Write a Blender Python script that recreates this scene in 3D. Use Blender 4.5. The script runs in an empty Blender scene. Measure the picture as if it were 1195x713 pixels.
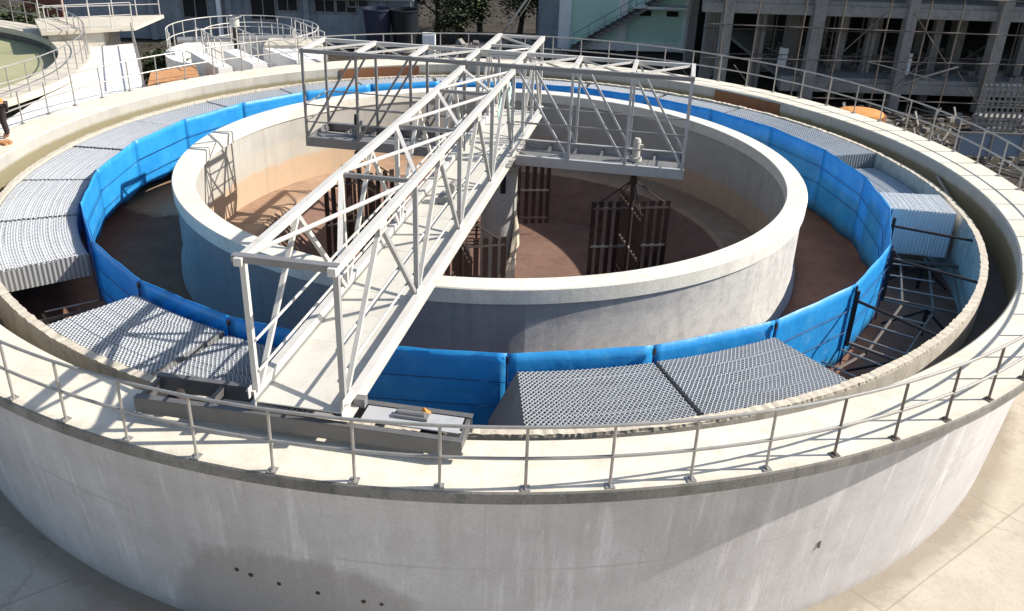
import bpy, math, random
from mathutils import Vector, Matrix
random.seed(7)
R_ = math.radians
sc = bpy.context.scene
COL = sc.collection

# ------------------------------------------------------------------ materials
def newmat(name):
    m = bpy.data.materials.new(name); m.use_nodes = True
    nt = m.node_tree; b = nt.nodes['Principled BSDF']
    return m, nt, b

def nd(nt, typ, **kw):
    n = nt.nodes.new(typ)
    for k, v in kw.items():
        if k in n.inputs: n.inputs[k].default_value = v
        else: setattr(n, k, v)
    return n

def noise(nt, vec, scale, detail=5, rough=.6, sc3=None):
    if sc3:
        mp = nd(nt, 'ShaderNodeMapping'); mp.inputs['Scale'].default_value = sc3
        nt.links.new(vec, mp.inputs['Vector']); vec = mp.outputs['Vector']
    n = nd(nt, 'ShaderNodeTexNoise'); n.inputs['Scale'].default_value = scale
    n.inputs['Detail'].default_value = detail; n.inputs['Roughness'].default_value = rough
    nt.links.new(vec, n.inputs['Vector'])
    return n.outputs['Fac']

def ramp(nt, fac, a, b, ca=(0, 0, 0, 1), cb=(1, 1, 1, 1)):
    r = nd(nt, 'ShaderNodeValToRGB')
    r.color_ramp.elements[0].position = a; r.color_ramp.elements[1].position = b
    r.color_ramp.elements[0].color = ca; r.color_ramp.elements[1].color = cb
    nt.links.new(fac, r.inputs['Fac']); return r.outputs['Color']

def mix(nt, fac, a, b, mode='MIX'):
    m = nd(nt, 'ShaderNodeMix', data_type='RGBA', blend_type=mode)
    for sock, v in ((m.inputs[0], fac), (m.inputs[6], a), (m.inputs[7], b)):
        if isinstance(v, bpy.types.NodeSocket): nt.links.new(v, sock)
        elif isinstance(v, (int, float)): sock.default_value = v
        else: sock.default_value = (v[0], v[1], v[2], 1)
    return m.outputs[2]

def mth(nt, op, a, b=None, c=None):
    m = nd(nt, 'ShaderNodeMath', operation=op)
    for i, v in enumerate((a, b, c)):
        if v is None: continue
        if isinstance(v, bpy.types.NodeSocket): nt.links.new(v, m.inputs[i])
        else: m.inputs[i].default_value = v
    return m.outputs[0]

def coords(nt):
    return nd(nt, 'ShaderNodeTexCoord').outputs['Object']

def bump(nt, b, h, strength=.3, dist=.02):
    n = nd(nt, 'ShaderNodeBump'); n.inputs['Strength'].default_value = strength; n.inputs['Distance'].default_value = dist
    nt.links.new(h, n.inputs['Height']); nt.links.new(n.outputs['Normal'], b.inputs['Normal'])

def concrete(name, base, dirt, light=None, streak=.5, blotch=.5, fine=.25, rough=.9, lift=0.0, crack=0.0, scale=1.0, bmp=.35):
    """weathered concrete: large blotches, vertical run marks, fine grain"""
    m, nt, b = newmat(name); v = coords(nt)
    light = light or tuple(min(1, c * 1.18) for c in base)
    n1 = noise(nt, v, .45 * scale, 6, .65); n2 = noise(nt, v, 3.2 * scale, 6, .7); n3 = noise(nt, v, 26 * scale, 3, .6)
    c = mix(nt, ramp(nt, n1, .35, .68), base, light)
    f = mth(nt, 'MULTIPLY', ramp(nt, n2, .46, .72), blotch); c = mix(nt, f, c, dirt)
    if streak:
        s = noise(nt, v, 1.0, 5, .65, (3.2, 3.2, .22)); s2 = noise(nt, v, .6, 3)
        f = mth(nt, 'MULTIPLY', mth(nt, 'MULTIPLY', ramp(nt, s, .5, .68), ramp(nt, s2, .35, .6)), streak); c = mix(nt, f, c, dirt)
        s = noise(nt, v, 1.0, 4, .6, (5.1, 5.1, .16)); f = mth(nt, 'MULTIPLY', ramp(nt, s, .56, .74), streak * .7); c = mix(nt, f, c, light)
    c = mix(nt, mth(nt, 'MULTIPLY', ramp(nt, n3, .35, .65), fine), c, dirt, 'MULTIPLY') if fine else c
    if crack:
        vo = nd(nt, 'ShaderNodeTexVoronoi', feature='DISTANCE_TO_EDGE'); vo.inputs['Scale'].default_value = .42
        wob = noise(nt, v, 1.5, 5); add = nd(nt, 'ShaderNodeVectorMath', operation='ADD')
        cmb = nd(nt, 'ShaderNodeCombineXYZ'); nt.links.new(wob, cmb.inputs[0]); nt.links.new(wob, cmb.inputs[1])
        nt.links.new(v, add.inputs[0]); nt.links.new(cmb.outputs[0], add.inputs[1]); nt.links.new(add.outputs[0], vo.inputs['Vector'])
        f = mth(nt, 'MULTIPLY', ramp(nt, vo.outputs['Distance'], .004, .02, (1, 1, 1, 1), (0, 0, 0, 1)), crack); c = mix(nt, f, c, dirt)
    nt.links.new(c, b.inputs['Base Color']); b.inputs['Roughness'].default_value = rough; b.inputs['Specular IOR Level'].default_value = .25
    h = mth(nt, 'ADD', mth(nt, 'MULTIPLY', n2, .6), mth(nt, 'MULTIPLY', n3, .4)); bump(nt, b, h, bmp, .02)
    return m

def paint(name, base, dirt, rough=.5, metal=0.0, wear=.35, scale=3.0, spec=.4):
    m, nt, b = newmat(name); v = coords(nt)
    n1 = noise(nt, v, scale, 6, .65); n2 = noise(nt, v, scale * 6, 4, .6)
    c = mix(nt, mth(nt, 'MULTIPLY', ramp(nt, n1, .48, .75), wear), base, dirt)
    c = mix(nt, mth(nt, 'MULTIPLY', ramp(nt, n2, .6, .7), wear * .8), c, dirt)
    nt.links.new(c, b.inputs['Base Color'])
    nt.links.new(ramp(nt, n1, .2, .9, (rough * .8,) * 3 + (1,), (min(1, rough * 1.3),) * 3 + (1,)), b.inputs['Roughness'])
    b.inputs['Metallic'].default_value = metal; b.inputs['Specular IOR Level'].default_value = spec
    bump(nt, b, n2, .08, .01)
    return m

M = {}
M['walk'] = concrete('walkway concrete', (.66, .61, .52), (.42, .37, .29), (.76, .72, .63), streak=0, blotch=.45, fine=.14, scale=.9)
M['edge'] = concrete('slab edge concrete', (.20, .19, .18), (.10, .10, .095), (.29, .28, .26), streak=.5, blotch=.6)
M['inner'] = concrete('inner face concrete', (.50, .48, .44), (.24, .22, .19), (.62, .60, .55), streak=.7, blotch=.4)
M['weir'] = concrete('weir concrete', (.50, .47, .42), (.26, .23, .18), (.62, .58, .52), streak=.6, blotch=.5)
M['crest'] = concrete('weir crest mortar', (.56, .51, .43), (.34, .29, .22), (.66, .61, .52), streak=0, blotch=.6, scale=3)
M['ring'] = concrete('ring wall concrete', (.48, .47, .455), (.25, .245, .25), (.63, .61, .56), streak=.5, blotch=.5, scale=1.3)
M['coping'] = concrete('ring wall coping', (.68, .66, .60), (.42, .38, .31), (.78, .76, .70), streak=.2, blotch=.3)
M['floor'] = concrete('tank floor', (.36, .235, .16), (.22, .135, .095), (.47, .335, .235), streak=0, blotch=.5)
M['pit'] = concrete('pit floor', (.19, .115, .09), (.11, .065, .052), (.25, .155, .12), streak=0, blotch=.5)
M['launder'] = concrete('launder concrete', (.14, .13, .12), (.07, .065, .06), streak=.3, blotch=.6)
M['pier'] = concrete('pier concrete', (.40, .39, .37), (.24, .22, .20), streak=.6, blotch=.4)
M['pale'] = concrete('pale sunny concrete', (.74, .73, .72), (.46, .44, .42), (.84, .83, .82), streak=0, blotch=.2)
M['greyb'] = concrete('grey plaster', (.27, .305, .345), (.13, .145, .165), (.36, .40, .45), streak=.8, blotch=.5)
M['raw'] = concrete('raw frame concrete', (.27, .265, .26), (.15, .145, .14), (.36, .355, .35), streak=.5, blotch=.6)
M['block'] = concrete('concrete block', (.27, .26, .25), (.15, .14, .13), streak=0, blotch=.5)
M['mint'] = concrete('mint plaster', (.54, .80, .69), (.36, .56, .49), (.62, .86, .76), streak=.35, blotch=.15, fine=.05, bmp=.1)
M['whitew'] = concrete('white plaster', (.82, .84, .87), (.55, .55, .56), streak=.35, blotch=.15, fine=.05, bmp=.1)

m = M['walk']; nt = m.node_tree; b = nt.nodes['Principled BSDF']; v = coords(nt); src = b.inputs['Base Color'].links[0].from_socket
xyz = nd(nt, 'ShaderNodeSeparateXYZ'); nt.links.new(v, xyz.inputs[0]); flat = nd(nt, 'ShaderNodeCombineXYZ'); nt.links.new(xyz.outputs[0], flat.inputs[0]); nt.links.new(xyz.outputs[1], flat.inputs[1])
rad = nd(nt, 'ShaderNodeVectorMath', operation='LENGTH'); nt.links.new(flat.outputs[0], rad.inputs[0])
e1 = ramp(nt, mth(nt, 'ADD', mth(nt, 'SUBTRACT', rad.outputs['Value'], 14.2), mth(nt, 'MULTIPLY', noise(nt, v, 3.5, 6, .75), .45)), .30, .52)
c = mix(nt, mth(nt, 'MULTIPLY', e1, .4), src, (.36, .32, .26))
e2 = ramp(nt, noise(nt, v, .9, 7, .72), .55, .68); c = mix(nt, mth(nt, 'MULTIPLY', e2, .3), c, (.50, .46, .40))
nt.links.new(c, b.inputs['Base Color'])
# outer wall: lavender grey plaster with one big darker damp patch low on the near-left face
m, nt, b = newmat('outer wall plaster'); v = coords(nt)
n1 = noise(nt, v, .5, 6, .65); n2 = noise(nt, v, 3, 6, .7); n3 = noise(nt, v, 25, 3)
c = mix(nt, ramp(nt, n1, .35, .68), (.475, .465, .48), (.60, .595, .615))
s = noise(nt, v, 1, 5, .65, (2.6, 2.6, .16)); c = mix(nt, mth(nt, 'MULTIPLY', ramp(nt, s, .5, .66), .30), c, (.40, .37, .37))
s = noise(nt, v, 1, 5, .65, (4.4, 4.4, .13)); c = mix(nt, mth(nt, 'MULTIPLY', ramp(nt, s, .54, .7), .62), c, (.76, .75, .78))
c = mix(nt, mth(nt, 'MULTIPLY', ramp(nt, n2, .5, .75), .28), c, (.50, .46, .45))
xyz = nd(nt, 'ShaderNodeSeparateXYZ'); nt.links.new(v, xyz.inputs[0])
wob = noise(nt, v, 1.1, 6, .7)
# damp patch: ellipse in x / z
ex = mth(nt, 'DIVIDE', mth(nt, 'SUBTRACT', xyz.outputs[0], -3.0), 2.2)
ez = mth(nt, 'DIVIDE', mth(nt, 'SUBTRACT', xyz.outputs[2], -3.75), 1.75)
rr = mth(nt, 'ADD', mth(nt, 'ADD', mth(nt, 'POWER', mth(nt, 'ABSOLUTE', ex), 3.0), mth(nt, 'POWER', mth(nt, 'ABSOLUTE', ez), 3.0)), mth(nt, 'MULTIPLY', mth(nt, 'SUBTRACT', wob, .5), 1.6))
front = mth(nt, 'LESS_THAN', xyz.outputs[1], -6)
pm = mth(nt, 'MULTIPLY', mth(nt, 'MULTIPLY', ramp(nt, rr, .55, 1.05, (1, 1, 1, 1), (0, 0, 0, 1)), front), .66)
c = mix(nt, pm, c, (.30, .285, .275))
zl = mth(nt, 'ABSOLUTE', mth(nt, 'ADD', mth(nt, 'ADD', xyz.outputs[2], 1.95), mth(nt, 'MULTIPLY', mth(nt, 'SUBTRACT', n2, .5), .08)))
c = mix(nt, mth(nt, 'MULTIPLY', ramp(nt, zl, .008, .035, (1, 1, 1, 1), (0, 0, 0, 1)), mth(nt, 'MULTIPLY', ramp(nt, n1, .4, .6), .4)), c, (.34, .31, .31))
an = mth(nt, 'ARCTAN2', xyz.outputs[1], xyz.outputs[0]); fr_ = mth(nt, 'FRACT', mth(nt, 'MULTIPLY', an, 5.73))
c = mix(nt, mth(nt, 'MULTIPLY', ramp(nt, fr_, .004, .012, (1, 1, 1, 1), (0, 0, 0, 1)), mth(nt, 'MULTIPLY', ramp(nt, n1, .35, .6), .4)), c, (.36, .33, .33))
n5 = noise(nt, v, 1.6, 7, .75); c = mix(nt, mth(nt, 'MULTIPLY', ramp(nt, n5, .52, .66), .32), c, (.38, .36, .36))
lo = ramp(nt, mth(nt, 'ADD', mth(nt, 'ADD', xyz.outputs[2], 4.2), mth(nt, 'MULTIPLY', n5, .5)), .3, .6, (1, 1, 1, 1), (0, 0, 0, 1)); c = mix(nt, mth(nt, 'MULTIPLY', lo, .4), c, (.36, .31, .26))
c = mix(nt, mth(nt, 'MULTIPLY', ramp(nt, n3, .35, .65), .16), c, (.3, .28, .28), 'MULTIPLY')
nt.links.new(c, b.inputs['Base Color']); b.inputs['Roughness'].default_value = .85; b.inputs['Specular IOR Level'].default_value = .25
bump(nt, b, mth(nt, 'ADD', n2, mth(nt, 'MULTIPLY', n3, .4)), .25, .02)
M['outer'] = m

# floor of the settling ring: dark brown, sunlit strip painted pale on the far left
m, nt, b = newmat('floor with sunlit strip'); v = coords(nt)
n1 = noise(nt, v, .7, 6, .65); n2 = noise(nt, v, 3.0, 6, .7)
c = mix(nt, ramp(nt, n1, .35, .68), (.20, .108, .075), (.27, .15, .105)); c = mix(nt, mth(nt, 'MULTIPLY', ramp(nt, n2, .45, .7), .5), c, (.12, .075, .058))
dst = nd(nt, 'ShaderNodeVectorMath', operation='DISTANCE'); nt.links.new(v, dst.inputs[0]); dst.inputs[1].default_value = (-9.8, 2.6, -2.2)
f = ramp(nt, mth(nt, 'MULTIPLY', mth(nt, 'ADD', dst.outputs['Value'], mth(nt, 'MULTIPLY', n2, 1.2)), .25), .5, .56, (1, 1, 1, 1), (0, 0, 0, 1))
c = mix(nt, f, c, (.42, .30, .20))
nt.links.new(c, b.inputs['Base Color']); b.inputs['Roughness'].default_value = .95; b.inputs['Specular IOR Level'].default_value = .1
bump(nt, b, n2, .4, .03); M['annulus'] = m

# inner face of the rim: olive algae band at the water line
m, nt, b = newmat('rim inner face'); v = coords(nt)
n1 = noise(nt, v, .6, 6, .65); n2 = noise(nt, v, 3.4, 6, .7); n3 = noise(nt, v, 22, 3)
c = mix(nt, ramp(nt, n1, .35, .68), (.38, .37, .345), (.48, .46, .42))
s = noise(nt, v, 1, 5, .65, (3, 3, .2)); c = mix(nt, mth(nt, 'MULTIPLY', ramp(nt, s, .5, .7), .4), c, (.26, .24, .20))
xyz = nd(nt, 'ShaderNodeSeparateXYZ'); nt.links.new(v, xyz.inputs[0])
hz = mth(nt, 'ADD', mth(nt, 'ADD', xyz.outputs[2], mth(nt, 'MULTIPLY', mth(nt, 'SUBTRACT', n2, .5), .12)), 1.0)
c = mix(nt, mth(nt, 'MULTIPLY', ramp(nt, hz, .62, .72, (1, 1, 1, 1), (0, 0, 0, 1)), .9), c, (.22, .195, .115))
nt.links.new(c, b.inputs['Base Color']); b.inputs['Roughness'].default_value = .9; b.inputs['Specular IOR Level'].default_value = .2
bump(nt, b, mth(nt, 'ADD', n2, mth(nt, 'MULTIPLY', n3, .4)), .3, .02)
M['lining'] = m

# inner ring face: grey above, tan sediment line below
m, nt, b = newmat('ring inner face'); v = coords(nt)
n1 = noise(nt, v, .6, 6, .65); n2 = noise(nt, v, 3.4, 6, .7); n3 = noise(nt, v, 22, 3)
c = mix(nt, ramp(nt, n1, .35, .68), (.36, .35, .33), (.45, .44, .41))
xyz = nd(nt, 'ShaderNodeSeparateXYZ'); nt.links.new(v, xyz.inputs[0])
s0 = noise(nt, v, 1, 5, .7, (4, 4, .3))
hz = mth(nt, 'MULTIPLY', mth(nt, 'ADD', mth(nt, 'ADD', xyz.outputs[2], mth(nt, 'ADD', mth(nt, 'MULTIPLY', mth(nt, 'SUBTRACT', n2, .5), .22), mth(nt, 'MULTIPLY', mth(nt, 'SUBTRACT', s0, .5), .35))), 3.0), .25)
c = mix(nt, mth(nt, 'MULTIPLY', ramp(nt, hz, .535, .55, (1, 1, 1, 1), (0, 0, 0, 1)), .35), c, (.46, .41, .33))
c = mix(nt, ramp(nt, hz, .375, .41, (1, 1, 1, 1), (0, 0, 0, 1)), c, (.47, .345, .24))
s = noise(nt, v, 1, 5, .65, (3, 3, .2)); c = mix(nt, mth(nt, 'MULTIPLY', ramp(nt, s, .5, .7), .4), c, (.30, .27, .23))
c = mix(nt, mth(nt, 'MULTIPLY', ramp(nt, n2, .5, .75), .3), c, (.32, .27, .22))
nt.links.new(c, b.inputs['Base Color']); b.inputs['Roughness'].default_value = .9; b.inputs['Specular IOR Level'].default_value = .2
bump(nt, b, mth(nt, 'ADD', n2, mth(nt, 'MULTIPLY', n3, .4)), .3, .02)
M['ringin'] = m

M['white'] = paint('white painted steel', (.54, .53, .51), (.32, .24, .18), .45, 0, .42, 2.5)
M['deck'] = paint('cream deck plate', (.56, .545, .50), (.36, .33, .28), .55, 0, .45, 2.0)
M['steel'] = paint('grey painted steel', (.22, .22, .23), (.13, .12, .11), .45, .2, .4, 3)
M['webshade'] = paint('shaded truss steel', (.34, .345, .35), (.22, .17, .13), .5, .05, .4, 3)  # truss steel with its shade painted in, for right-hand web members
M['zinc'] = paint('bright zinc steel', (.44, .45, .47), (.28, .28, .28), .4, .1, .4, 3)
M['grate'] = paint('worn grey floor plate', (.17, .17, .175), (.34, .32, .30), .55, .2, .5, 2)
M['carr'] = paint('dark grey carriage steel', (.13, .13, .135), (.24, .23, .21), .45, .2, .35, 3)
M['galv'] = paint('galvanised pipe', (.36, .35, .34), (.17, .14, .12), .42, .45, .5, 4)
M['dkpost'] = paint('rust-stained pipe', (.17, .145, .13), (.10, .06, .045), .5, .3, .5, 5)
M['dark'] = paint('dark steel', (.035, .026, .025), (.07, .035, .022), .55, .1, .4, 5)
M['paddle'] = paint('brown paddle board', (.036, .020, .017), (.02, .012, .011), .6, 0, .4, 3)
M['rust'] = paint('rust brown plate', (.22, .095, .045), (.10, .045, .028), .8, 0, .6, 2)
M['orange'] = paint('rust orange top', (.60, .27, .085), (.36, .15, .05), .8, 0, .35, 3)
M['soil'] = concrete('orange soil', (.52, .26, .12), (.32, .15, .07), (.62, .34, .17), streak=0, blotch=.6, bmp=.8, scale=2)
M['module'] = paint('grey honeycomb plastic', (.54, .565, .60), (.36, .35, .33), .5, 0, .35, 2)
M['modwhite'] = paint('white honeycomb plastic', (.74, .77, .80), (.55, .56, .56), .5, 0, .3, 2)
M['modside'] = paint('grey honeycomb end', (.25, .255, .265), (.15, .145, .14), .6, 0, .4, 2)  # end faces darker than the tops, their shade put into the colour
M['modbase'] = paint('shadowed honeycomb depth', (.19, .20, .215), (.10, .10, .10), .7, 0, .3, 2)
M['cloth'] = paint('cream cloth', (.72, .64, .50), (.5, .42, .3), .9, 0, .4, 5, .1)
M['wrap'] = paint('dusty pale wrap', (.48, .47, .44), (.3, .28, .25), .8, 0, .5, 6, .1)
M['orangecloth'] = paint('orange cloth', (.72, .25, .06), (.5, .16, .05), .85, 0, .4, 8, .1)
M['trouser'] = paint('dark trousers', (.045, .035, .035), (.03, .025, .02), .9, 0, .3, 8, .1)
M['skin'] = paint('skin', (.32, .17, .11), (.25, .12, .08), .55, 0, .2, 8)
M['hair'] = paint('hair', (.012, .01, .01), (.02, .015, .012), .6, 0, .2, 8)
M['bluevat'] = paint('dark blue plastic', (.03, .036, .065), (.02, .022, .035), .45, 0, .3, 3)
M['glass'] = paint('dark window', (.02, .024, .03), (.03, .03, .03), .15, 0, .2, 3)
M['black'] = paint('black opening', (.012, .012, .013), (.02, .02, .02), .8, 0, .2, 3)
M['teal'] = paint('pale teal plastic', (.42, .62, .58), (.6, .66, .64), .4, 0, .4, 3)
M['bluebar'] = paint('blue grey board', (.16, .22, .30), (.10, .13, .17), .6, 0, .4, 3)
M['water'] = None
m, nt, b = newmat('green settled water'); v = coords(nt)
c = mix(nt, ramp(nt, noise(nt, v, .35, 5), .35, .7), (.30, .31, .17), (.38, .36, .23)); nt.links.new(c, b.inputs['Base Color'])
b.inputs['Roughness'].default_value = .6; b.inputs['Specular IOR Level'].default_value = .15; bump(nt, b, noise(nt, v, 6, 3), .05, .02); M['water'] = m

# translucent blue sheet
m, nt, b = newmat('blue plastic sheet'); v = coords(nt)
n1 = noise(nt, v, 1.2, 5, .6); n2 = noise(nt, v, 1.0, 4, .6, (7, 7, 1.2))
c = mix(nt, ramp(nt, n1, .3, .7), (.026, .32, .76), (.042, .41, .84))
c = mix(nt, mth(nt, 'MULTIPLY', ramp(nt, n2, .52, .7), .25), c, (.015, .23, .62))
c = mix(nt, mth(nt, 'MULTIPLY', ramp(nt, noise(nt, v, 2.4, 6, .75), .56, .74), .35), c, (.30, .56, .78))
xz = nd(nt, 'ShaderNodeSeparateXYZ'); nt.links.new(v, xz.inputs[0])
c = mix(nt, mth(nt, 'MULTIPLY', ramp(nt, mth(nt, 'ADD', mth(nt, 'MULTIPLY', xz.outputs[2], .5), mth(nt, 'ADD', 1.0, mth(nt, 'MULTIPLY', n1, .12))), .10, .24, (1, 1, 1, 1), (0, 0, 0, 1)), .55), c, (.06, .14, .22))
nt.links.new(c, b.inputs['Base Color']); b.inputs['Roughness'].default_value = .42
tr = nd(nt, 'ShaderNodeBsdfTranslucent'); nt.links.new(c, tr.inputs['Color'])
mx = nd(nt, 'ShaderNodeMixShader'); mx.inputs[0].default_value = .30
nt.links.new(b.outputs[0], mx.inputs[1]); nt.links.new(tr.outputs[0], mx.inputs[2])
nt.links.new(mx.outputs[0], nt.nodes['Material Output'].inputs['Surface'])
bump(nt, b, noise(nt, v, 2.2, 4), .5, .05); M['blue'] = m
M['wire'] = paint('dark blue tension wire', (.012, .05, .16), (.01, .03, .1), .5, 0, .2, 4)

# ground: pale concrete apron, brown dirt further off
m, nt, b = newmat('ground'); v = coords(nt)
n1 = noise(nt, v, .16, 6, .65); n2 = noise(nt, v, 1.1, 7, .7); n3 = noise(nt, v, 14, 4, .65)
c = mix(nt, ramp(nt, n2, .38, .68), (.46, .42, .355), (.58, .54, .465))
c = mix(nt, mth(nt, 'MULTIPLY', ramp(nt, n1, .45, .62), .55), c, (.36, .30, .235))
c = mix(nt, mth(nt, 'MULTIPLY', ramp(nt, n3, .5, .75), .3), c, (.3, .25, .2))
vo = nd(nt, 'ShaderNodeTexVoronoi', feature='DISTANCE_TO_EDGE'); vo.inputs['Scale'].default_value = .22
cmb = nd(nt, 'ShaderNodeCombineXYZ'); nt.links.new(n2, cmb.inputs[0]); nt.links.new(n1, cmb.inputs[1])
ad = nd(nt, 'ShaderNodeVectorMath', operation='ADD'); nt.links.new(v, ad.inputs[0]); nt.links.new(cmb.outputs[0], ad.inputs[1]); nt.links.new(ad.outputs[0], vo.inputs['Vector'])
c = mix(nt, mth(nt, 'MULTIPLY', ramp(nt, vo.outputs['Distance'], .001, .006, (1, 1, 1, 1), (0, 0, 0, 1)), .35), c, (.22, .18, .14))
c = mix(nt, mth(nt, 'MULTIPLY', ramp(nt, noise(nt, v, .55, 7, .75), .52, .66), .45), c, (.27, .22, .17))
xyz = nd(nt, 'ShaderNodeSeparateXYZ'); nt.links.new(v, xyz.inputs[0])
far = mth(nt, 'MAXIMUM', ramp(nt, mth(nt, 'MULTIPLY', xyz.outputs[1], .02), .2, .34), ramp(nt, mth(nt, 'MULTIPLY', mth(nt, 'ADD', xyz.outputs[0], xyz.outputs[1]), .02), .22, .34))
c = mix(nt, far, c, mix(nt, ramp(nt, n2, .35, .7), (.035, .03, .026), (.075, .064, .053)))
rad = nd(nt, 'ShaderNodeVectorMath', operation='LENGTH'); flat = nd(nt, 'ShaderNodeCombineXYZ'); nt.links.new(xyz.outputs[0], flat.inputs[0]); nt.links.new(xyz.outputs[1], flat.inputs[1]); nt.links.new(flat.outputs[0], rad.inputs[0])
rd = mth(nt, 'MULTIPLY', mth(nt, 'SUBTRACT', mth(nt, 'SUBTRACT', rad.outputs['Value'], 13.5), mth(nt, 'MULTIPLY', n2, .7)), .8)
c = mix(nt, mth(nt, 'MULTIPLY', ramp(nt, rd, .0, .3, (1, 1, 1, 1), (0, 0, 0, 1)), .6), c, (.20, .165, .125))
for ax, off in ((0, .37), (1, .12)):
    u = mth(nt, 'ADD', mth(nt, 'MULTIPLY', xyz.outputs[0], .8 if ax == 0 else -.6), mth(nt, 'MULTIPLY', xyz.outputs[1], .6 if ax == 0 else .8))
    fl = mth(nt, 'FRACT', mth(nt, 'ADD', mth(nt, 'MULTIPLY', u, .22), mth(nt, 'ADD', off, mth(nt, 'MULTIPLY', n2, .01))))
    c = mix(nt, mth(nt, 'MULTIPLY', ramp(nt, fl, .004, .010, (1, 1, 1, 1), (0, 0, 0, 1)), .5), c, (.22, .18, .14))
nt.links.new(c, b.inputs['Base Color']); b.inputs['Roughness'].default_value = .95; b.inputs['Specular IOR Level'].default_value = .15
bump(nt, b, mth(nt, 'ADD', n2, mth(nt, 'MULTIPLY', n3, .4)), .5, .03); M['ground'] = m

def foliage(name, a, bb):
    m, nt, b = newmat(name); v = coords(nt)
    c = mix(nt, ramp(nt, noise(nt, v, 1.5, 4), .35, .65), a, bb); nt.links.new(c, b.inputs['Base Color']); b.inputs['Roughness'].default_value = .7
    return m
M['leaf'] = foliage('dark leaves', (.022, .035, .014), (.06, .08, .03))
M['grass'] = foliage('grass', (.08, .12, .03), (.16, .20, .06))
M['bark'] = paint('bark', (.08, .06, .045), (.04, .03, .025), .9, 0, .5, 4)
M['rubble'] = concrete('rubble', (.22, .20, .185), (.10, .09, .085), (.36, .34, .32), streak=0, blotch=.7, scale=2)
M['brick'] = paint('red brick', (.20, .075, .05), (.11, .05, .04), .9, 0, .6, 4)

m = M['ring']; nt = m.node_tree; b = nt.nodes['Principled BSDF']; v = coords(nt)  # damp front-left panel plus grazing shade, painted into the ring wall colour
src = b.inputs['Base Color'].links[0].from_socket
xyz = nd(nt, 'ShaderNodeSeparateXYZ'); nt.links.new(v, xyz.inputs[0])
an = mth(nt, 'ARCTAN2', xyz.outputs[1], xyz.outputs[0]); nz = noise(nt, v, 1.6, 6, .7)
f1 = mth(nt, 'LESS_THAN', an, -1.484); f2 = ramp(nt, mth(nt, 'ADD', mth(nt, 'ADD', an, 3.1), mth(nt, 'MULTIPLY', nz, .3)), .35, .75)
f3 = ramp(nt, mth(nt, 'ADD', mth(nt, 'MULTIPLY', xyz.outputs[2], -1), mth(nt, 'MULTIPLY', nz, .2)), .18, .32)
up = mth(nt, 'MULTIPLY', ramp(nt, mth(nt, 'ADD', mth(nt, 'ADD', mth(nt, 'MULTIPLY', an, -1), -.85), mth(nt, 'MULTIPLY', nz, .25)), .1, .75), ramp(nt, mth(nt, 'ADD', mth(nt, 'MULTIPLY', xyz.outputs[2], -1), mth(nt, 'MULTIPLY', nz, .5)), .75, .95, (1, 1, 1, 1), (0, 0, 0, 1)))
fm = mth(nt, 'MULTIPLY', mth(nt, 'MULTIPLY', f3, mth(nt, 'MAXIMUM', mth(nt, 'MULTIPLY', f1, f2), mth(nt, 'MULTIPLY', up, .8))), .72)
nt.links.new(mix(nt, fm, src, (.17, .175, .19)), b.inputs['Base Color'])

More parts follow.
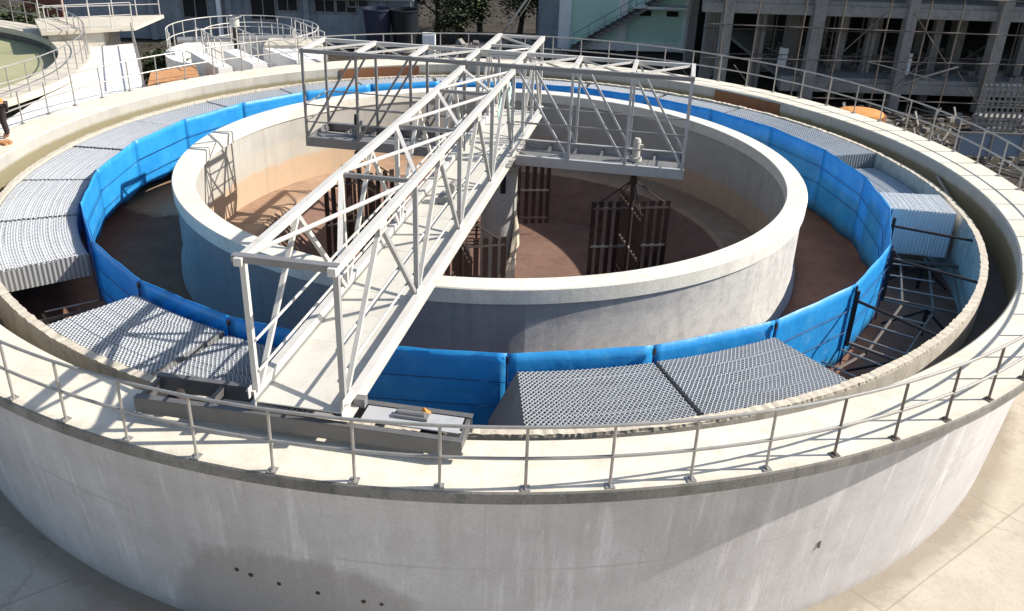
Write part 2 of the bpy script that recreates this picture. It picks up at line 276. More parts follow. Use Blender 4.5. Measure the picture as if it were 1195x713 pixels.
# ------------------------------------------------------------------ mesh helpers
class MB:
    def __init__(s): s.v = []; s.f = []
    def add(s, vs, fs):
        o = len(s.v); s.v += [tuple(p) for p in vs]; s.f += [tuple(i + o for i in q) for q in fs]; return s
    def box(s, c, d, rz=0.0):
        x, y, z = (k / 2 for k in d); ca, sa = math.cos(rz), math.sin(rz)
        vs = [(c[0] + a * ca - bb * sa, c[1] + a * sa + bb * ca, c[2] + e) for e in (-z, z) for a, bb in ((-x, -y), (x, -y), (x, y), (-x, y))]
        return s.add(vs, [(3, 2, 1, 0), (4, 5, 6, 7), (0, 1, 5, 4), (1, 2, 6, 5), (2, 3, 7, 6), (3, 0, 4, 7)])
    def bar(s, p, q, w, h=None, up=(0, 0, 1)):
        h = h or w; p = Vector(p); q = Vector(q); d = (q - p).normalized(); u = Vector(up)
        if abs(d.dot(u)) > .99: u = Vector((math.sin(.199), math.cos(.199), 0))
        r = d.cross(u).normalized(); u = r.cross(d)
        vs = [e + r * (i * w / 2) + u * (j * h / 2) for e in (p, q) for i, j in ((-1, -1), (1, -1), (1, 1), (-1, 1))]
        return s.add(vs, [(3, 2, 1, 0), (4, 5, 6, 7), (0, 1, 5, 4), (1, 2, 6, 5), (2, 3, 7, 6), (3, 0, 4, 7)])
    def angle(s, p, q, w, t=.012, flip=1):
        """steel angle section: two thin legs"""
        p = Vector(p); q = Vector(q); d = (q - p).normalized(); u = Vector((0, 0, 1))
        if abs(d.dot(u)) > .99: u = Vector((math.sin(.199), math.cos(.199), 0))
        r = d.cross(u).normalized(); u = r.cross(d)
        s.bar(p, q, w, t, u)
        o = r * (flip * (w / 2 - t / 2)) - u * (w / 2 + t / 2 - .0)
        return s.bar(p + o, q + o, t, w, u)
    def tube(s, p, q, r, n=8, cap=True, r2=None):
        return s.path([p, q], r, n, cap, r2)
    def path(s, pts, r, n=8, cap=True, r2=None, closed=False):
        pts = [Vector(p) for p in pts]; k = len(pts); o = len(s.v); u = None
        for i, p in enumerate(pts):
            if closed: d = pts[(i + 1) % k] - pts[i - 1]
            else: d = pts[min(i + 1, k - 1)] - pts[max(i - 1, 0)]
            d.normalize()
            if u is None:
                u = Vector((0, 0, 1)) if abs(d.z) < .9 else Vector((1, 0, 0))
            a = d.cross(u).normalized(); bb = a.cross(d).normalized(); u = bb
            rr = r if r2 is None else r + (r2 - r) * i / (k - 1)
            for j in range(n):
                t = 2 * math.pi * j / n; s.v.append(tuple(p + a * (rr * math.cos(t)) + bb * (rr * math.sin(t))))
        m = k if closed else k - 1
        for i in range(m):
            for j in range(n):
                a0 = o + i * n; a1 = o + ((i + 1) % k) * n
                s.f.append((a0 + j, a0 + (j + 1) % n, a1 + (j + 1) % n, a1 + j))
        if cap and not closed:
            s.f.append(tuple(o + j for j in range(n))[::-1]); s.f.append(tuple(o + (k - 1) * n + j for j in range(n)))
        return s
    def lathe(s, prof, a0=0, a1=360, n=240, c=(0, 0), wob=None):
        """closed profile [(r,z)..] swept around the z axis"""
        full = abs(a1 - a0) >= 359.9; k = len(prof); o = len(s.v); cnt = n if full else n + 1
        for i in range(cnt):
            t = R_(a0 + (a1 - a0) * i / n)
            for (r, z) in prof: s.v.append((c[0] + r * math.cos(t), c[1] + r * math.sin(t), z))
        for i in range(n):
            for j in range(k):
                p = o + i * k; q = o + ((i + 1) % cnt) * k
                s.f.append((p + j, q + j, q + (j + 1) % k, p + (j + 1) % k))
        if not full:
            s.f.append(tuple(o + j for j in range(k))); s.f.append(tuple(o + (cnt - 1) * k + j for j in range(k))[::-1])
        return s
    def disc(s, r, z, n=160, c=(0, 0)):
        vs = [(c[0] + r * math.cos(2 * math.pi * i / n), c[1] + r * math.sin(2 * math.pi * i / n), z) for i in range(n)]
        return s.add(vs, [tuple(range(n))])
    def prism(s, poly, z0, z1):
        n = len(poly); vs = [(x, y, z0) for x, y in poly] + [(x, y, z1) for x, y in poly]
        return s.add(vs, [tuple(range(n))[::-1], tuple(range(n, 2 * n))] + [(i, (i + 1) % n, n + (i + 1) % n, n + i) for i in range(n)])
    def build(s, name, mat, parent=None, smooth=False, bevel=0):
        me = bpy.data.meshes.new(name); me.from_pydata(s.v, [], s.f); me.update()
        o = bpy.data.objects.new(name, me); COL.objects.link(o)
        for mm in (mat if isinstance(mat, (list, tuple)) else [mat]): me.materials.append(mm)
        if smooth:
            for p in me.polygons: p.use_smooth = True
            me.set_sharp_from_angle(angle=R_(38))
        if parent is not None:
            o.parent = parent
            w = Matrix.Identity(4); q = parent
            chain = []
            while q is not None: chain.append(q); q = q.parent
            for q in reversed(chain): w = w @ Matrix.LocRotScale(q.location, q.rotation_euler, None)
            o.location = w.inverted() @ Vector((0, 0, 0)); o.rotation_euler = (0, 0, -sum(q.rotation_euler.z for q in chain))
        if bevel:
            bv = o.modifiers.new('edge', 'BEVEL'); bv.width = bevel; bv.segments = 2; bv.limit_method = 'ANGLE'; bv.angle_limit = R_(50)
        return o

def tag(o, label=None, cat=None, group=None, kind=None):
    if label: o['label'] = label
    if cat: o['category'] = cat
    if group: o['group'] = group
    if kind: o['kind'] = kind
    return o

def thing(name, label, cat, loc=(0, 0, 0), rz=0.0, group=None):
    o = bpy.data.objects.new(name, None); COL.objects.link(o); o.location = loc; o.rotation_euler = (0, 0, rz); o.empty_display_size = .3
    return tag(o, label, cat, group)

def copy_tree(o, parent=None):
    c = o.copy(); COL.objects.link(c); c.parent = parent
    for ch in list(o.children): copy_tree(ch, c)
    return c

def pol(r, deg, z=0.0): return Vector((r * math.cos(R_(deg)), r * math.sin(R_(deg)), z))

# ------------------------------------------------------------------ ground
g = MB(); g.add([(-400, -300, -4.12), (400, -300, -4.12), (400, 500, -4.12), (-400, 500, -4.12)], [(0, 1, 2, 3)])
tag(g.build('ground', M['ground']), kind='structure')

# ------------------------------------------------------------------ main tank
tank = thing('settling_tank', 'big round concrete clarifier tank with a wide cream walkway rim, filling the picture', 'tank', (0, 0, -4.05))
ow = MB().lathe([(13.21, -.25), (13.21, -4.14), (13.60, -4.14), (13.70, -3.2), (13.99, -.25)], n=900).build('outer_wall', M['outer'], tank, True)
ow.data.set_sharp_from_angle(angle=R_(38))
slab = MB().lathe([(13.213, -.22), (14.43, -.22), (14.45, -.20), (14.45, -.035), (14.43, -.005), (14.36, 0), (13.235, 0), (13.213, -.02)], n=600)
so = slab.build('walkway', [M['walk'], M['edge'], M['inner']], tank)
for p in so.data.polygons:
    c = p.center; r = math.hypot(c.x, c.y); p.use_smooth = False
    p.material_index = 1 if (r > 14.435 or (c.z < -.1 and r > 13.9)) else (2 if r < 13.216 else 0)
# inner face lining
MB().lathe([(13.205, -.02), (13.205, -1.2), (13.2095, -1.2), (13.2095, -.02)], n=240).build('wall_lining', M['lining'], tank)
# weir wall with a crest of small mortar teeth
MB().lathe([(12.45, -.37), (12.45, -3.7), (12.62, -3.7), (12.62, -.37)], n=240).build('weir_wall', M['weir'], tank)
cr = MB(); n = 1600; random.seed(17)
hh = [random.uniform(-.012, .010) - (.022 if random.random() < .22 else 0) for i in range(n)]
hh = [(hh[i - 1] + 2 * hh[i] + hh[(i + 1) % n]) / 4 - .303 for i in range(n)]
jo = [random.uniform(-.012, .014) for i in range(n)]
for i in range(n):
    t0, t1 = 360 * i / n, 360 * (i + 1) / n; k = (i + 1) % n
    A, B_, C_, D_ = pol(12.455 + jo[i], t0), pol(12.615 + jo[i] * .8, t0), pol(12.615 + jo[k] * .8, t1), pol(12.455 + jo[k], t1)
    cr.add([(p.x, p.y, z) for p, z in ((A, -.38), (B_, -.38), (C_, -.38), (D_, -.38), (A, hh[i]), (B_, hh[i] - .006), (C_, hh[k] - .006), (D_, hh[k]))], [(4, 5, 6, 7), (1, 2, 6, 5), (3, 0, 4, 7)])
cr.build('weir_crest', M['crest'], tank)
MB().lathe([(12.62, -1.25), (12.62, -1.1), (13.205, -1.1), (13.205, -1.25)], n=160).build('launder_floor', M['launder'], tank)
MB().lathe([(6.65, -2.34), (6.78, -2.27), (8.2, -2.26), (8.2, -2.45), (6.65, -2.45)], n=160).build('floor_bench', M['floor'], tank)
MB().lathe([(8.2, -2.22), (12.5, -2.16), (12.5, -2.45), (8.2, -2.45)], n=160).build('tank_floor', M['annulus'], tank)
MB().lathe([(.01, -3.62), (5.6, -3.6), (6.66, -2.345), (6.66, -3.9), (.01, -3.9)], n=160).build('pit_floor', M['pit'], tank)
for zz, a in ((-2.62, -106.6), (-2.67, -105.6), (-2.74, -103.6), (-2.79, -100.9), (-2.84, -97.8), (-2.86, -96.6)):
    rw_ = 13.70 + (zz + 3.2) * .0983
    MB().tube(pol(rw_ - .02, a, zz), pol(rw_ + .008, a, zz), random.uniform(.028, .042), 9).build('tie_hole', M['dark'], tank)
p = pol(13.78, -66, -2.4); MB().bar(p, p + pol(.02, -66), .04, .14).build('pipe_stub', M['dkpost'], tank)

# ------------------------------------------------------------------ inner ring wall
ring = thing('ring_wall', 'pale round inner concrete ring wall standing in the middle of the big tank', 'wall', (0, 0, -1.95))
prof = [(7.93, -2.3), (7.93, -.15), (8.34, -.15), (8.34, -1.72), (8.43, -1.93), (8.46, -2.3)]
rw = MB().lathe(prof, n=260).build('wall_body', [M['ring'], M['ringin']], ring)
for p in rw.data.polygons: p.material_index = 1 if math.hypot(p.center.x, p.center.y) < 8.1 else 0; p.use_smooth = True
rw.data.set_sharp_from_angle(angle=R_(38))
MB().lathe([(7.88, -.14), (8.40, -.16), (8.41, .15), (8.39, .175), (7.9, .175), (7.88, .155)], n=260).build('coping', M['coping'], ring)
# ------------------------------------------------------------------ outer handrail
rail = thing('handrail', 'grey pipe handrail with two rails round the outer edge of the big tank', 'railing')
RP = 14.36; NP = 77
for zz, nm in ((1.0, 'top_rail'), (.5, 'mid_rail')):
    MB().path([pol(RP, 360 * i / 231 + 272.2, zz) for i in range(231)], .025, 8, closed=True).build(nm, M['galv'], rail, True)
for i in range(NP):
    a = 272.2 + 360 * i / NP; ja = random.uniform(-.12, .12)
    q = MB().tube(pol(RP, a, .0), pol(RP, a + ja * .3, 1.0), .023, 8)
    q.box(pol(RP, a, .008), (.13, .13, .016), R_(a)); q.tube(pol(RP - .04, a, .01), pol(RP - .04, a, .035), .015, 6); q.tube(pol(RP + .04, a, .01), pol(RP + .04, a, .035), .015, 6)
    am = (a + 180) % 360 - 180
    q.build('post', M['dkpost'] if -70 < am < -28 else M['galv'], rail, True)

# ------------------------------------------------------------------ blue curtain
FR = [-88.2, -73.6, -58.6, -43.3, -28, -14, 0.5, 14.5, 29, 43.5, 58, 72.5, 87, 101.5, 116, 130, 144, 158, 172, 186.5, 200.5, 214.5, 228.5, 242.8, 257.2]
FR = FR[:-1] + [257.2]
cur = thing('blue_curtain', 'ring of bright blue plastic sheets hung between the inner ring wall and the honeycomb panels', 'curtain', (0, 0, -1.7))
RC = 10.5
def cz(a):   # bottom edge height
    return -1.78 - .30 * math.cos(R_(a))
aa = FR + [FR[0] + 360]
for i in range(len(FR)):
    a0, a1 = aa[i], aa[i + 1]
    if a1 < a0: a1 += 360
    p0, p1 = pol(RC, a0), pol(RC, a1); nu, nv = 14, 9; vs = []; fs = []
    nrm = ((p0 + p1) / 2).normalized(); ph = random.uniform(0, 6)
    for jv in range(nv + 1):
        for ju in range(nu + 1):
            u, w = ju / nu, jv / nv
            top = -.07 - .008 * math.sin(math.pi * u) + random.uniform(-.003, .003)
            bot = cz(a0 + (a1 - a0) * u) - .05 * math.sin(9 * u + ph) * math.sin(math.pi * u)
            e = math.sin(math.pi * u)
            off = .014 * e * math.sin(math.pi * w * 2.0 + .6) + .010 * e * math.sin(u * 13 + ph + w * 2) + random.uniform(-.004, .004) * e
            p = p0.lerp(p1, u) + nrm * off
            vs.append((p.x, p.y, top + (bot - top) * w))
    for jv in range(nv):
        for ju in range(nu):
            k = jv * (nu + 1) + ju; fs.append((k, k + 1, k + nu + 2, k + nu + 1))
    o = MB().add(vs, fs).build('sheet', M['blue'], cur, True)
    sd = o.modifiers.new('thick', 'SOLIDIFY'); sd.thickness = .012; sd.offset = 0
    # battens along the creases and tension wires inside and outside
    for zz in (-.62, -1.14):
        for s in (-.075, .075):
            MB().tube(p0 + nrm * s + Vector((0, 0, zz)), p1 + nrm * s + Vector((0, 0, zz)), .009, 5).build('wire', M['wire'], cur)
    q0 = pol(RC + .05, a0)
    MB().bar(q0 + Vector((0, 0, -.09)), q0 + Vector((0, 0, cz(a0))), .03, .03).build('batten', M['wire'], cur)
    if i in (0, 1, 2, 3, 23, 22):
        MB().box(q0 + Vector((0, 0, -.18)), (.045, .05, .11), R_(a0)).build('bracket', M['dark'], cur)

# ------------------------------------------------------------------ honeycomb settler modules
def module_mesh(wdeg, r0=10.64, r1=12.42, H=.62, sh=0.0):
    """rows of zigzag sheets seen from above as a diagonal lattice; local origin at (rm,0), x outward"""
    rm = (r0 + r1) / 2; core = MB(); base = MB(); sides = MB(); half = R_(wdeg / 2)
    rows = 32; dr = (r1 - r0) / rows; pitch = .088
    t = .0075
    for k in range(rows):
        rc = r0 + dr * (k + .5); L = rc * half; nseg = int(2 * L / pitch) * 2; pts = []
        for i in range(nseg + 1):
            a = -half + 2 * half * i / nseg; s = 1 if (i + k) % 2 else -1
            rr = rc + s * dr * .5; pts.append((rr * math.cos(a) - rm, rr * math.sin(a)))
        o = len(core.v); zt = random.uniform(-.006, .006)
        for i, (x, y) in enumerate(pts):
            core.v += [(x - t, y, zt), (x + t, y, zt), (x - t - .02, y, zt - .05), (x + t - .02, y, zt - .05)]
        for i in range(nseg):
            p = o + 4 * i; q = p + 4
            core.f += [(p, p + 1, q + 1, q), (p, q, q + 2, p + 2), (p + 1, p + 3, q + 3, q + 1)]
    # dark sheet standing in for shade deep in the channels
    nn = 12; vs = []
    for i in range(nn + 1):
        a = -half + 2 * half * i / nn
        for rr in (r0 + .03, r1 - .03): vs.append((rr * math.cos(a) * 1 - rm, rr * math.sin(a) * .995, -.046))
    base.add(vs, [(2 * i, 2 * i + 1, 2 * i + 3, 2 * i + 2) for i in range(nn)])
    # corrugated side walls
    def ribbon(path):
        o = len(sides.v)
        for (x, y) in path: sides.v += [(x, y, -.004), (x, y - sh, -H)]
        for i in range(len(path) - 1):
            p = o + 2 * i; sides.f.append((p, p + 1, p + 3, p + 2))
    def zig(p, q, amp=.012, pit=.047):
        p = Vector(p); q = Vector(q); d = q - p; n = max(4, int(d.length / pit)); nr = Vector((-d.y, d.x)).normalized()
        return [tuple(p + d * (i / n) + nr * (amp if i % 2 else -amp)) for i in range(n + 1)]
    c = lambda r, a: (r * math.cos(a) - rm, r * math.sin(a))
    ribbon(zig(c(r0, -half), c(r1, -half))); ribbon(zig(c(r1, half), c(r0, half)))
    for rr in (r0, r1):
        ap = [c(rr, -half + 2 * half * i / 6) for i in range(7)]
        full = []
        for i in range(6): full += zig(ap[i], ap[i + 1])[(1 if i else 0):]
        ribbon(full)
    return core, base, sides, rm

_cache = {}
def settler(a0, a1, label, dz=0.0, mats=('module', 'modbase'), tilt=(0, 0), H=.52, sh=0.0):
    w = round(a1 - a0, 1); key = (w, mats, H, sh)
    mid = (a0 + a1) / 2
    if key in _cache:
        r = copy_tree(_cache[key])
    else:
        core, base, sides, rm = module_mesh(w, H=H, sh=sh)
        r = thing('settler_module', label, 'settler panel', (0, 0, 0), 0, 'honeycomb panels between the blue curtain and the weir')
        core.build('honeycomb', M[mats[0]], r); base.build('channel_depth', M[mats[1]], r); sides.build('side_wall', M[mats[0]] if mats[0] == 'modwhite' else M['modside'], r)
        _cache[key] = r
    rm = (10.64 + 12.42) / 2
    p = pol(rm, mid, -.36 + dz); r.location = p; r.rotation_euler = (R_(tilt[0]), R_(tilt[1]), R_(mid)); r['label'] = label
    return r
settler(-87.2, -73.8, 'grey honeycomb panel just right of the bridge, nearest the camera, its left end face exposed', .0, tilt=(.3, .5), H=1.0, sh=.5)
settler(-73.4, -59.2, 'grey honeycomb panel in the near right, ending at the open pit with bare steel rods', .02, tilt=(-.3, .3))
settler(228.7, 242.5, 'large grey honeycomb panel in the near left crossed by the bridge truss shadow', .02, tilt=(.2, .4))
settler(243.0, 256.8, 'grey honeycomb panel directly under the left edge of the bridge end', -.03, tilt=(0, .3))
nm = ['grey honeycomb panel at the far left whose corrugated end faces the near left open pit',
      'second grey honeycomb panel behind the near left open pit, beside the curtain shadow',
      'third grey honeycomb panel counted from the near left open pit, at the left edge',
      'fourth grey honeycomb panel counted from the near left open pit, beside the worker',
      'fifth grey honeycomb panel from the near left pit, where the far curve begins',
      'sixth grey honeycomb panel from the near left pit, in front of the white slab',
      'grey honeycomb panel in the far left in front of the orange soil',
      'narrow strip of grey honeycomb panel seen past the left end of the work platform',
      'sliver of grey honeycomb panel behind the left half of the work platform',
      'sliver of honeycomb panel at the very back behind the bridge centre',
      'sliver of honeycomb panel behind the right half of the work platform',
      'shaded honeycomb panel in front of the brown plate at the far right',
      'pale honeycomb panel end at the far right catching the sun beside the blue curtain']
aL = [(200.7, 214.3), (186.7, 200.3), (172.2, 186.3), (158.2, 171.8), (144.2, 157.8), (130.2, 143.8), (116.2, 129.8), (101.7, 115.8), (87.2, 101.3), (72.7, 86.8), (58.2, 72.3), (43.7, 57.8), (14.8, 43.2)]
for k, (x0, x1) in enumerate(aL):
    if k == 12:
        settler(29.2, 43.3, 'pale sunlit honeycomb panel at the far right beside the curved curtain', .02)
        settler(15.0, 29.0, nm[12], .05)
    else:
        w = 14.1; mid = (x0 + x1) / 2; settler(mid - 6.85, mid + 6.85, nm[k], random.uniform(-.02, .02), tilt=(random.uniform(-.3, .3), random.uniform(-.1, .4)))
settler(.8, 14.4, 'dark shaded honeycomb panel sunk lower between the two pale blocks on the right', -.38)
dblk = settler(-10.5, -3.7, 'white corrugated honeycomb block standing upright at the far end of the right open pit', .10, ('modwhite', 'module'), H=1.25); dblk.scale = (.92, 1, 1); dblk.location = dblk.location * (11.47 / 11.53)

# ------------------------------------------------------------------ steel support frames in the open pits
def frame(label, a0, a1, radials, braces):
    t = thing('support_frame', label, 'steel frame', pol(11.5, (a0 + a1) / 2, -1.9), 0, 'steel frames in the open pits')
    for zz, rr in ((-1.5, 11.05), (-1.52, 11.75), (-1.5, 12.35)):
        MB().path([pol(rr, q_, zz) for q_ in [a0] + sorted(radials) + [a1]], .033, 6).build('ring_bar', M['dkpost'], t)
    for a in radials:
        MB().bar(pol(10.6, a, -1.43), pol(12.44, a, -1.43), .06, .06).build('radial_bar', M['dkpost'], t)
        MB().bar(pol(10.7, a, -2.1), pol(11.6, a, -1.5), .05, .05).build('strut', M['dark'], t)
        MB().bar(pol(12.3, a, -2.1), pol(11.6, a, -1.5), .05, .05).build('strut', M['dark'], t)
        MB().bar(pol(11.6, a, -2.15), pol(11.6, a, -1.47), .08, .08).build('leg', M['dark'], t)
    na = int((a1 - a0) / 4.2)
    for i in range(na + 1):
        a = a0 + (a1 - a0) * i / max(1, na)
        MB().tube(pol(10.62, a, -1.46), pol(11.7 + random.uniform(-.2, .5), a, -1.46), .02, 6).build('rod', M['galv'], t)
    for a in braces:
        MB().tube(pol(10.56, a, -.42), pol(12.5, a - 1.5, -.45), .035, 8).build('top_brace', M['dark'], t)
        MB().bar(pol(10.6, a, -.2), pol(10.6, a, -1.5), .07, .07).build('upright', M['dark'], t)
    return t
frame('dark steel bars and braces in the open pit on the right side of the tank', -58, -11, [-43.3, -28, -14], [-43.3, -28, -15.5])
frame('dark steel bars in the small open pit on the near left of the tank', 214.8, 228.3, [217.2, 221, 225], [])
frame('steel bars in the shaded gap beneath the bridge end', 257.5, 271.5, [264], [])

# ------------------------------------------------------------------ bridge
ANG = .199
AX = Vector((math.sin(ANG), math.cos(ANG), 0)); BX = Vector((math.cos(ANG), -math.sin(ANG), 0))
def B(al, ac, z): return AX * al + BX * ac + Vector((0, 0, z))
RZ = -ANG
bridge = thing('rotating_bridge', 'long white steel truss bridge with walkway deck from the rim to the centre column', 'bridge', (0, 0, .4))
ZT, ZB, AL, AR = 2.76, .56, -.70, .62
for ac in (AL, AR):
    s = 1 if ac > 0 else -1
    MB().bar(B(-13.62, ac, ZT), B(-.75, ac, ZT), .12, .12).build('top_chord', M['white'], bridge, bevel=.008)
    MB().bar(B(.95, ac, ZT), B(4.1, ac, ZT), .13, .13).build('top_chord', M['white'], bridge, bevel=.008)
    q = MB(); q.bar(B(-13.55, ac, ZB), B(4.1, ac, ZB), .012, .28)
    q.bar(B(-13.55, ac + s * .06, ZB + .135), B(4.1, ac + s * .06, ZB + .135), .13, .012); q.bar(B(-13.55, ac + s * .06, ZB - .135), B(4.1, ac + s * .06, ZB - .135), .13, .012)
    q.build('bottom_chord', M['white'], bridge)
    bots = [-13.45, -9.7, -6.5, -3.3]; tops = [-11.6, -8.1, -4.9, -1.7]
    for k, al in enumerate(bots):
        MB().bar(B(al, ac, ZB + .1), B(al, ac, ZT - .05), .08, .08).build('post', M['webshade'] if ac > 0 else M['white'], bridge)
        MB().bar(B(al + .08, ac, ZB + .1), B(tops[k], ac, ZT - .07), .07, .07).build('diagonal', M['white'], bridge)
        nb = bots[k + 1] if k < 3 else -.6
        MB().bar(B(tops[k], ac, ZT - .07), B(nb - .08, ac, ZB + .1), .07, .07).build('diagonal', M['webshade'] if ac > 0 else M['white'], bridge)
        for zc, uc in ((ZT - .12, tops[k]), (ZB + .14, al)):
            q = MB(); q.bar(B(uc - .17, ac + s * .05, zc), B(uc + .17, ac + s * .05, zc), .012, .17)
            for bx in (-.11, -.04, .04, .11): q.tube(B(uc + bx, ac + s * .05, zc), B(uc + bx, ac + s * .072, zc), .014, 6)
            q.build('gusset', M['white'], bridge)
    for al in (-.6, 1.0, 2.5, 4.05):
        MB().bar(B(al, ac, ZB + .1), B(al, ac, ZT - .05), .08, .08).build('post', M['white'], bridge)
    MB().bar(B(1.05, ac, ZB + .1), B(2.5, ac, ZT - .07), .06, .06).build('diagonal', M['white'], bridge)
    MB().bar(B(2.5, ac, ZT - .07), B(4.0, ac, ZB + .1), .06, .06).build('diagonal', M['white'], bridge)
    for zz in (1.0, 1.5):
        MB().tube(B(-13.45, ac - s * .06, zz), B(-.6, ac - s * .06, zz), .022, 8).build('handrail', M['white'], bridge)
nodes = [-13.45, -9.7, -6.5, -3.3, -.75]
for k, al in enumerate(nodes):
    if k == 0:
        q = MB().bar(B(al - .1, AL - .12, ZT + .02), B(al - .1, AR + .06, ZT + .02), .012, .10); q.bar(B(al - .04, AL - .12, ZT + .065), B(al - .04, AR + .06, ZT + .065), .12, .012)
        q.build('cross_beam', M['steel'], bridge)
    elif k < 4: MB().bar(B(al, AL, ZT - .02), B(al, AR, ZT - .02), .07, .07).build('cross_beam', M['steel'], bridge)
    if k < 4:
        MB().tube(B(al + .1, AL, ZT - .0), B(nodes[k + 1], AR, ZT - .0), .036, 8).build('top_brace', M['white'], bridge)
        MB().bar(B(nodes[k + 1], AL, ZT - .05), B(al + .15, AR, ZT - .05), .075, .05).build('top_brace', M['white'], bridge)
for al in (1.0, 2.5, 4.05): MB().bar(B(al, AL, ZT), B(al, AR, ZT), .07, .07).build('cross_beam', M['white'], bridge)
MB().tube(B(1.0, AL, ZT), B(2.5, AR, ZT), .03, 6).build('top_brace', M['white'], bridge)
MB().tube(B(4.0, AL, ZT), B(2.5, AR, ZT), .03, 6).build('top_brace', M['white'], bridge)
dk = MB()
for i in range(9):
    x0, x1 = -13.5 + i * 1.955, -13.5 + (i + 1) * 1.955 - .008
    dk.bar(B(x0, (AL + AR) / 2, .50 + random.uniform(-.003, .003)), B(x1, (AL + AR) / 2, .50), AR - AL - .03, .02)
dk.build('deck', M['deck'], bridge)
for i in range(12):
    al = -13.2 + i * 1.5
    MB().bar(B(al, AL, .455), B(al, AR, .455), .06, .06).build('joist', M['steel'], bridge)
# end carriage riding on the walkway
ec = MB()
for al in (-13.62, -12.98):
    ec.bar(B(al, -2.6, .24), B(al, 2.4, .24), .014, .24)
    ec.bar(B(al + .05, -2.6, .365), B(al + .05, 2.4, .365), .11, .014); ec.bar(B(al + .05, -2.6, .115), B(al + .05, 2.4, .115), .11, .014)
car = ec.build('end_carriage', M['carr'], bridge)
MB().bar(B(-13.25, .85, .385), B(-13.25, 2.3, .385), .4, .02).build('cover_plate', M['zinc'], car)
for ac in (-2.55, -1.5, 1.1, 2.35):
    MB().bar(B(-13.62, ac, .25), B(-12.95, ac, .25), .05, .2).build('tie_plate', M['carr'], car)
for ac in (-2.1, 1.85):
    q = MB(); q.tube(B(-13.4, ac, .17), B(-13.18, ac, .17), .165, 24); q.tube(B(-13.46, ac, .17), B(-13.1, ac, .17), .05, 12); q.build('wheel', M['dark'], car)
q = MB(); q.tube(B(-13.2, 1.35, .45), B(-13.2, 1.75, .45), .05, 12); q.bar(B(-13.2, 1.3, .42), B(-13.2, 1.8, .42), .16, .05); q.build('bearing_block', M['steel'], car)
q = MB(); q.box(B(-13.1, .75, .48), (.16, .14, .14), RZ); q.build('bearing_block', M['steel'], car)

tag(MB().add([tuple(B(-13.12, 1.62, .40)), tuple(B(-13.0, 1.66, .41)), tuple(B(-13.02, 1.8, .40)), tuple(B(-13.15, 1.78, .42)), tuple(B(-13.07, 1.7, .5))], [(0, 1, 4), (1, 2, 4), (2, 3, 4), (3, 0, 4), (3, 2, 1, 0)]).build('cloth_rag', M['orangecloth']),
    'small orange rag lying on the end carriage of the bridge', 'rag')

# ------------------------------------------------------------------ cross platform carrying the flocculator drives
plat = thing('work_platform', 'grey steel truss platform lying across the bridge centre with an open frame above', 'platform', (0, 0, .4))
F0, F1 = -.62, 1.02; ACS = [-5.15, -3.65, -2.15, -.68, .62, 2.15, 3.65, 5.15]; PB, PT = .38, 2.86
for al in (F0, F1):
    s = -1 if al == F0 else 1
    for x0, x1 in ((-5.2, -.78), (.72, 5.2)):
        q = MB(); q.bar(B(al, x0, PB), B(al, x1, PB), .012, .26); q.bar(B(al - s * .05, x0, PB + .125), B(al - s * .05, x1, PB + .125), .1, .012); q.bar(B(al - s * .05, x0, PB - .125), B(al - s * .05, x1, PB - .125), .1, .012)
        q.build('floor_beam', M['steel'] if x0 < 0 else M['zinc'], plat)
    q = MB(); q.bar(B(al, -5.2, PT), B(al, 5.2, PT), .10, .10); q.build('top_beam', M['steel'] if s < 0 else M['white'], plat, bevel=.006)
    for ac in ACS:
        MB().bar(B(al, ac, PB + .1), B(al, ac, PT - .04), .065, .065).build('post', M['steel'] if ac < 0 else M['zinc'], plat)
    for k in (0, 1, 2):
        MB().bar(B(al, ACS[k], PB + .14), B(al, ACS[k + 1] - .08, PT - .06), .055, .055).build('diagonal', M['steel'], plat)
        MB().bar(B(al, ACS[7 - k], PB + .14), B(al, ACS[6 - k] + .08, PT - .06), .055, .055).build('diagonal', M['zinc'], plat)
    for zz in (.95, 1.42):
        for x0, x1 in ((-5.15, -.75), (.68, 5.15)):
            MB().tube(B(al, x0, zz), B(al, x1, zz), .02, 8).build('handrail', M['galv'], plat)
for ac in (-5.15, 5.15):
    for zz in (.95, 1.42): MB().tube(B(F0, ac, zz), B(F1, ac, zz), .02, 8).build('handrail', M['galv'], plat)
    MB().bar(B(F0, ac, PB), B(F1, ac, PB), .05, .24).build('floor_beam', M['steel'], plat)
for ac in ACS:
    MB().bar(B(F0, ac, PT + .02), B(F1, ac, PT + .02), .10, .10).build('roof_bar', M['white'], plat)
for k in range(7):
    if k == 3: continue
    MB().bar(B(F0, ACS[k], PT + .01), B(F1, ACS[k + 1], PT + .01), .05, .05).build('roof_brace', M['white'], plat)
    MB().bar(B(F1, ACS[k], PT - .04), B(F0, ACS[k + 1], PT - .04), .04, .04).build('roof_brace', M['galv'], plat)
for x0, x1 in ((-5.12, -.8), (.74, 5.12)):
    q = MB(); n = 5
    for i in range(n):
        a0 = x0 + (x1 - x0) * i / n; a1 = x0 + (x1 - x0) * (i + 1) / n - .01
        q.bar(B((F0 + F1) / 2 - .35, a0, .42), B((F0 + F1) / 2 - .35, a1, .42), .85, .015)
    q.build('floor_plate', M['grate'], plat)
    for i in range(7):
        ac = x0 + (x1 - x0) * i / 6
        MB().bar(B(F0 + .03, ac, .36), B(F1 - .03, ac, .36), .06, .1).build('joist', M['steel'], plat)

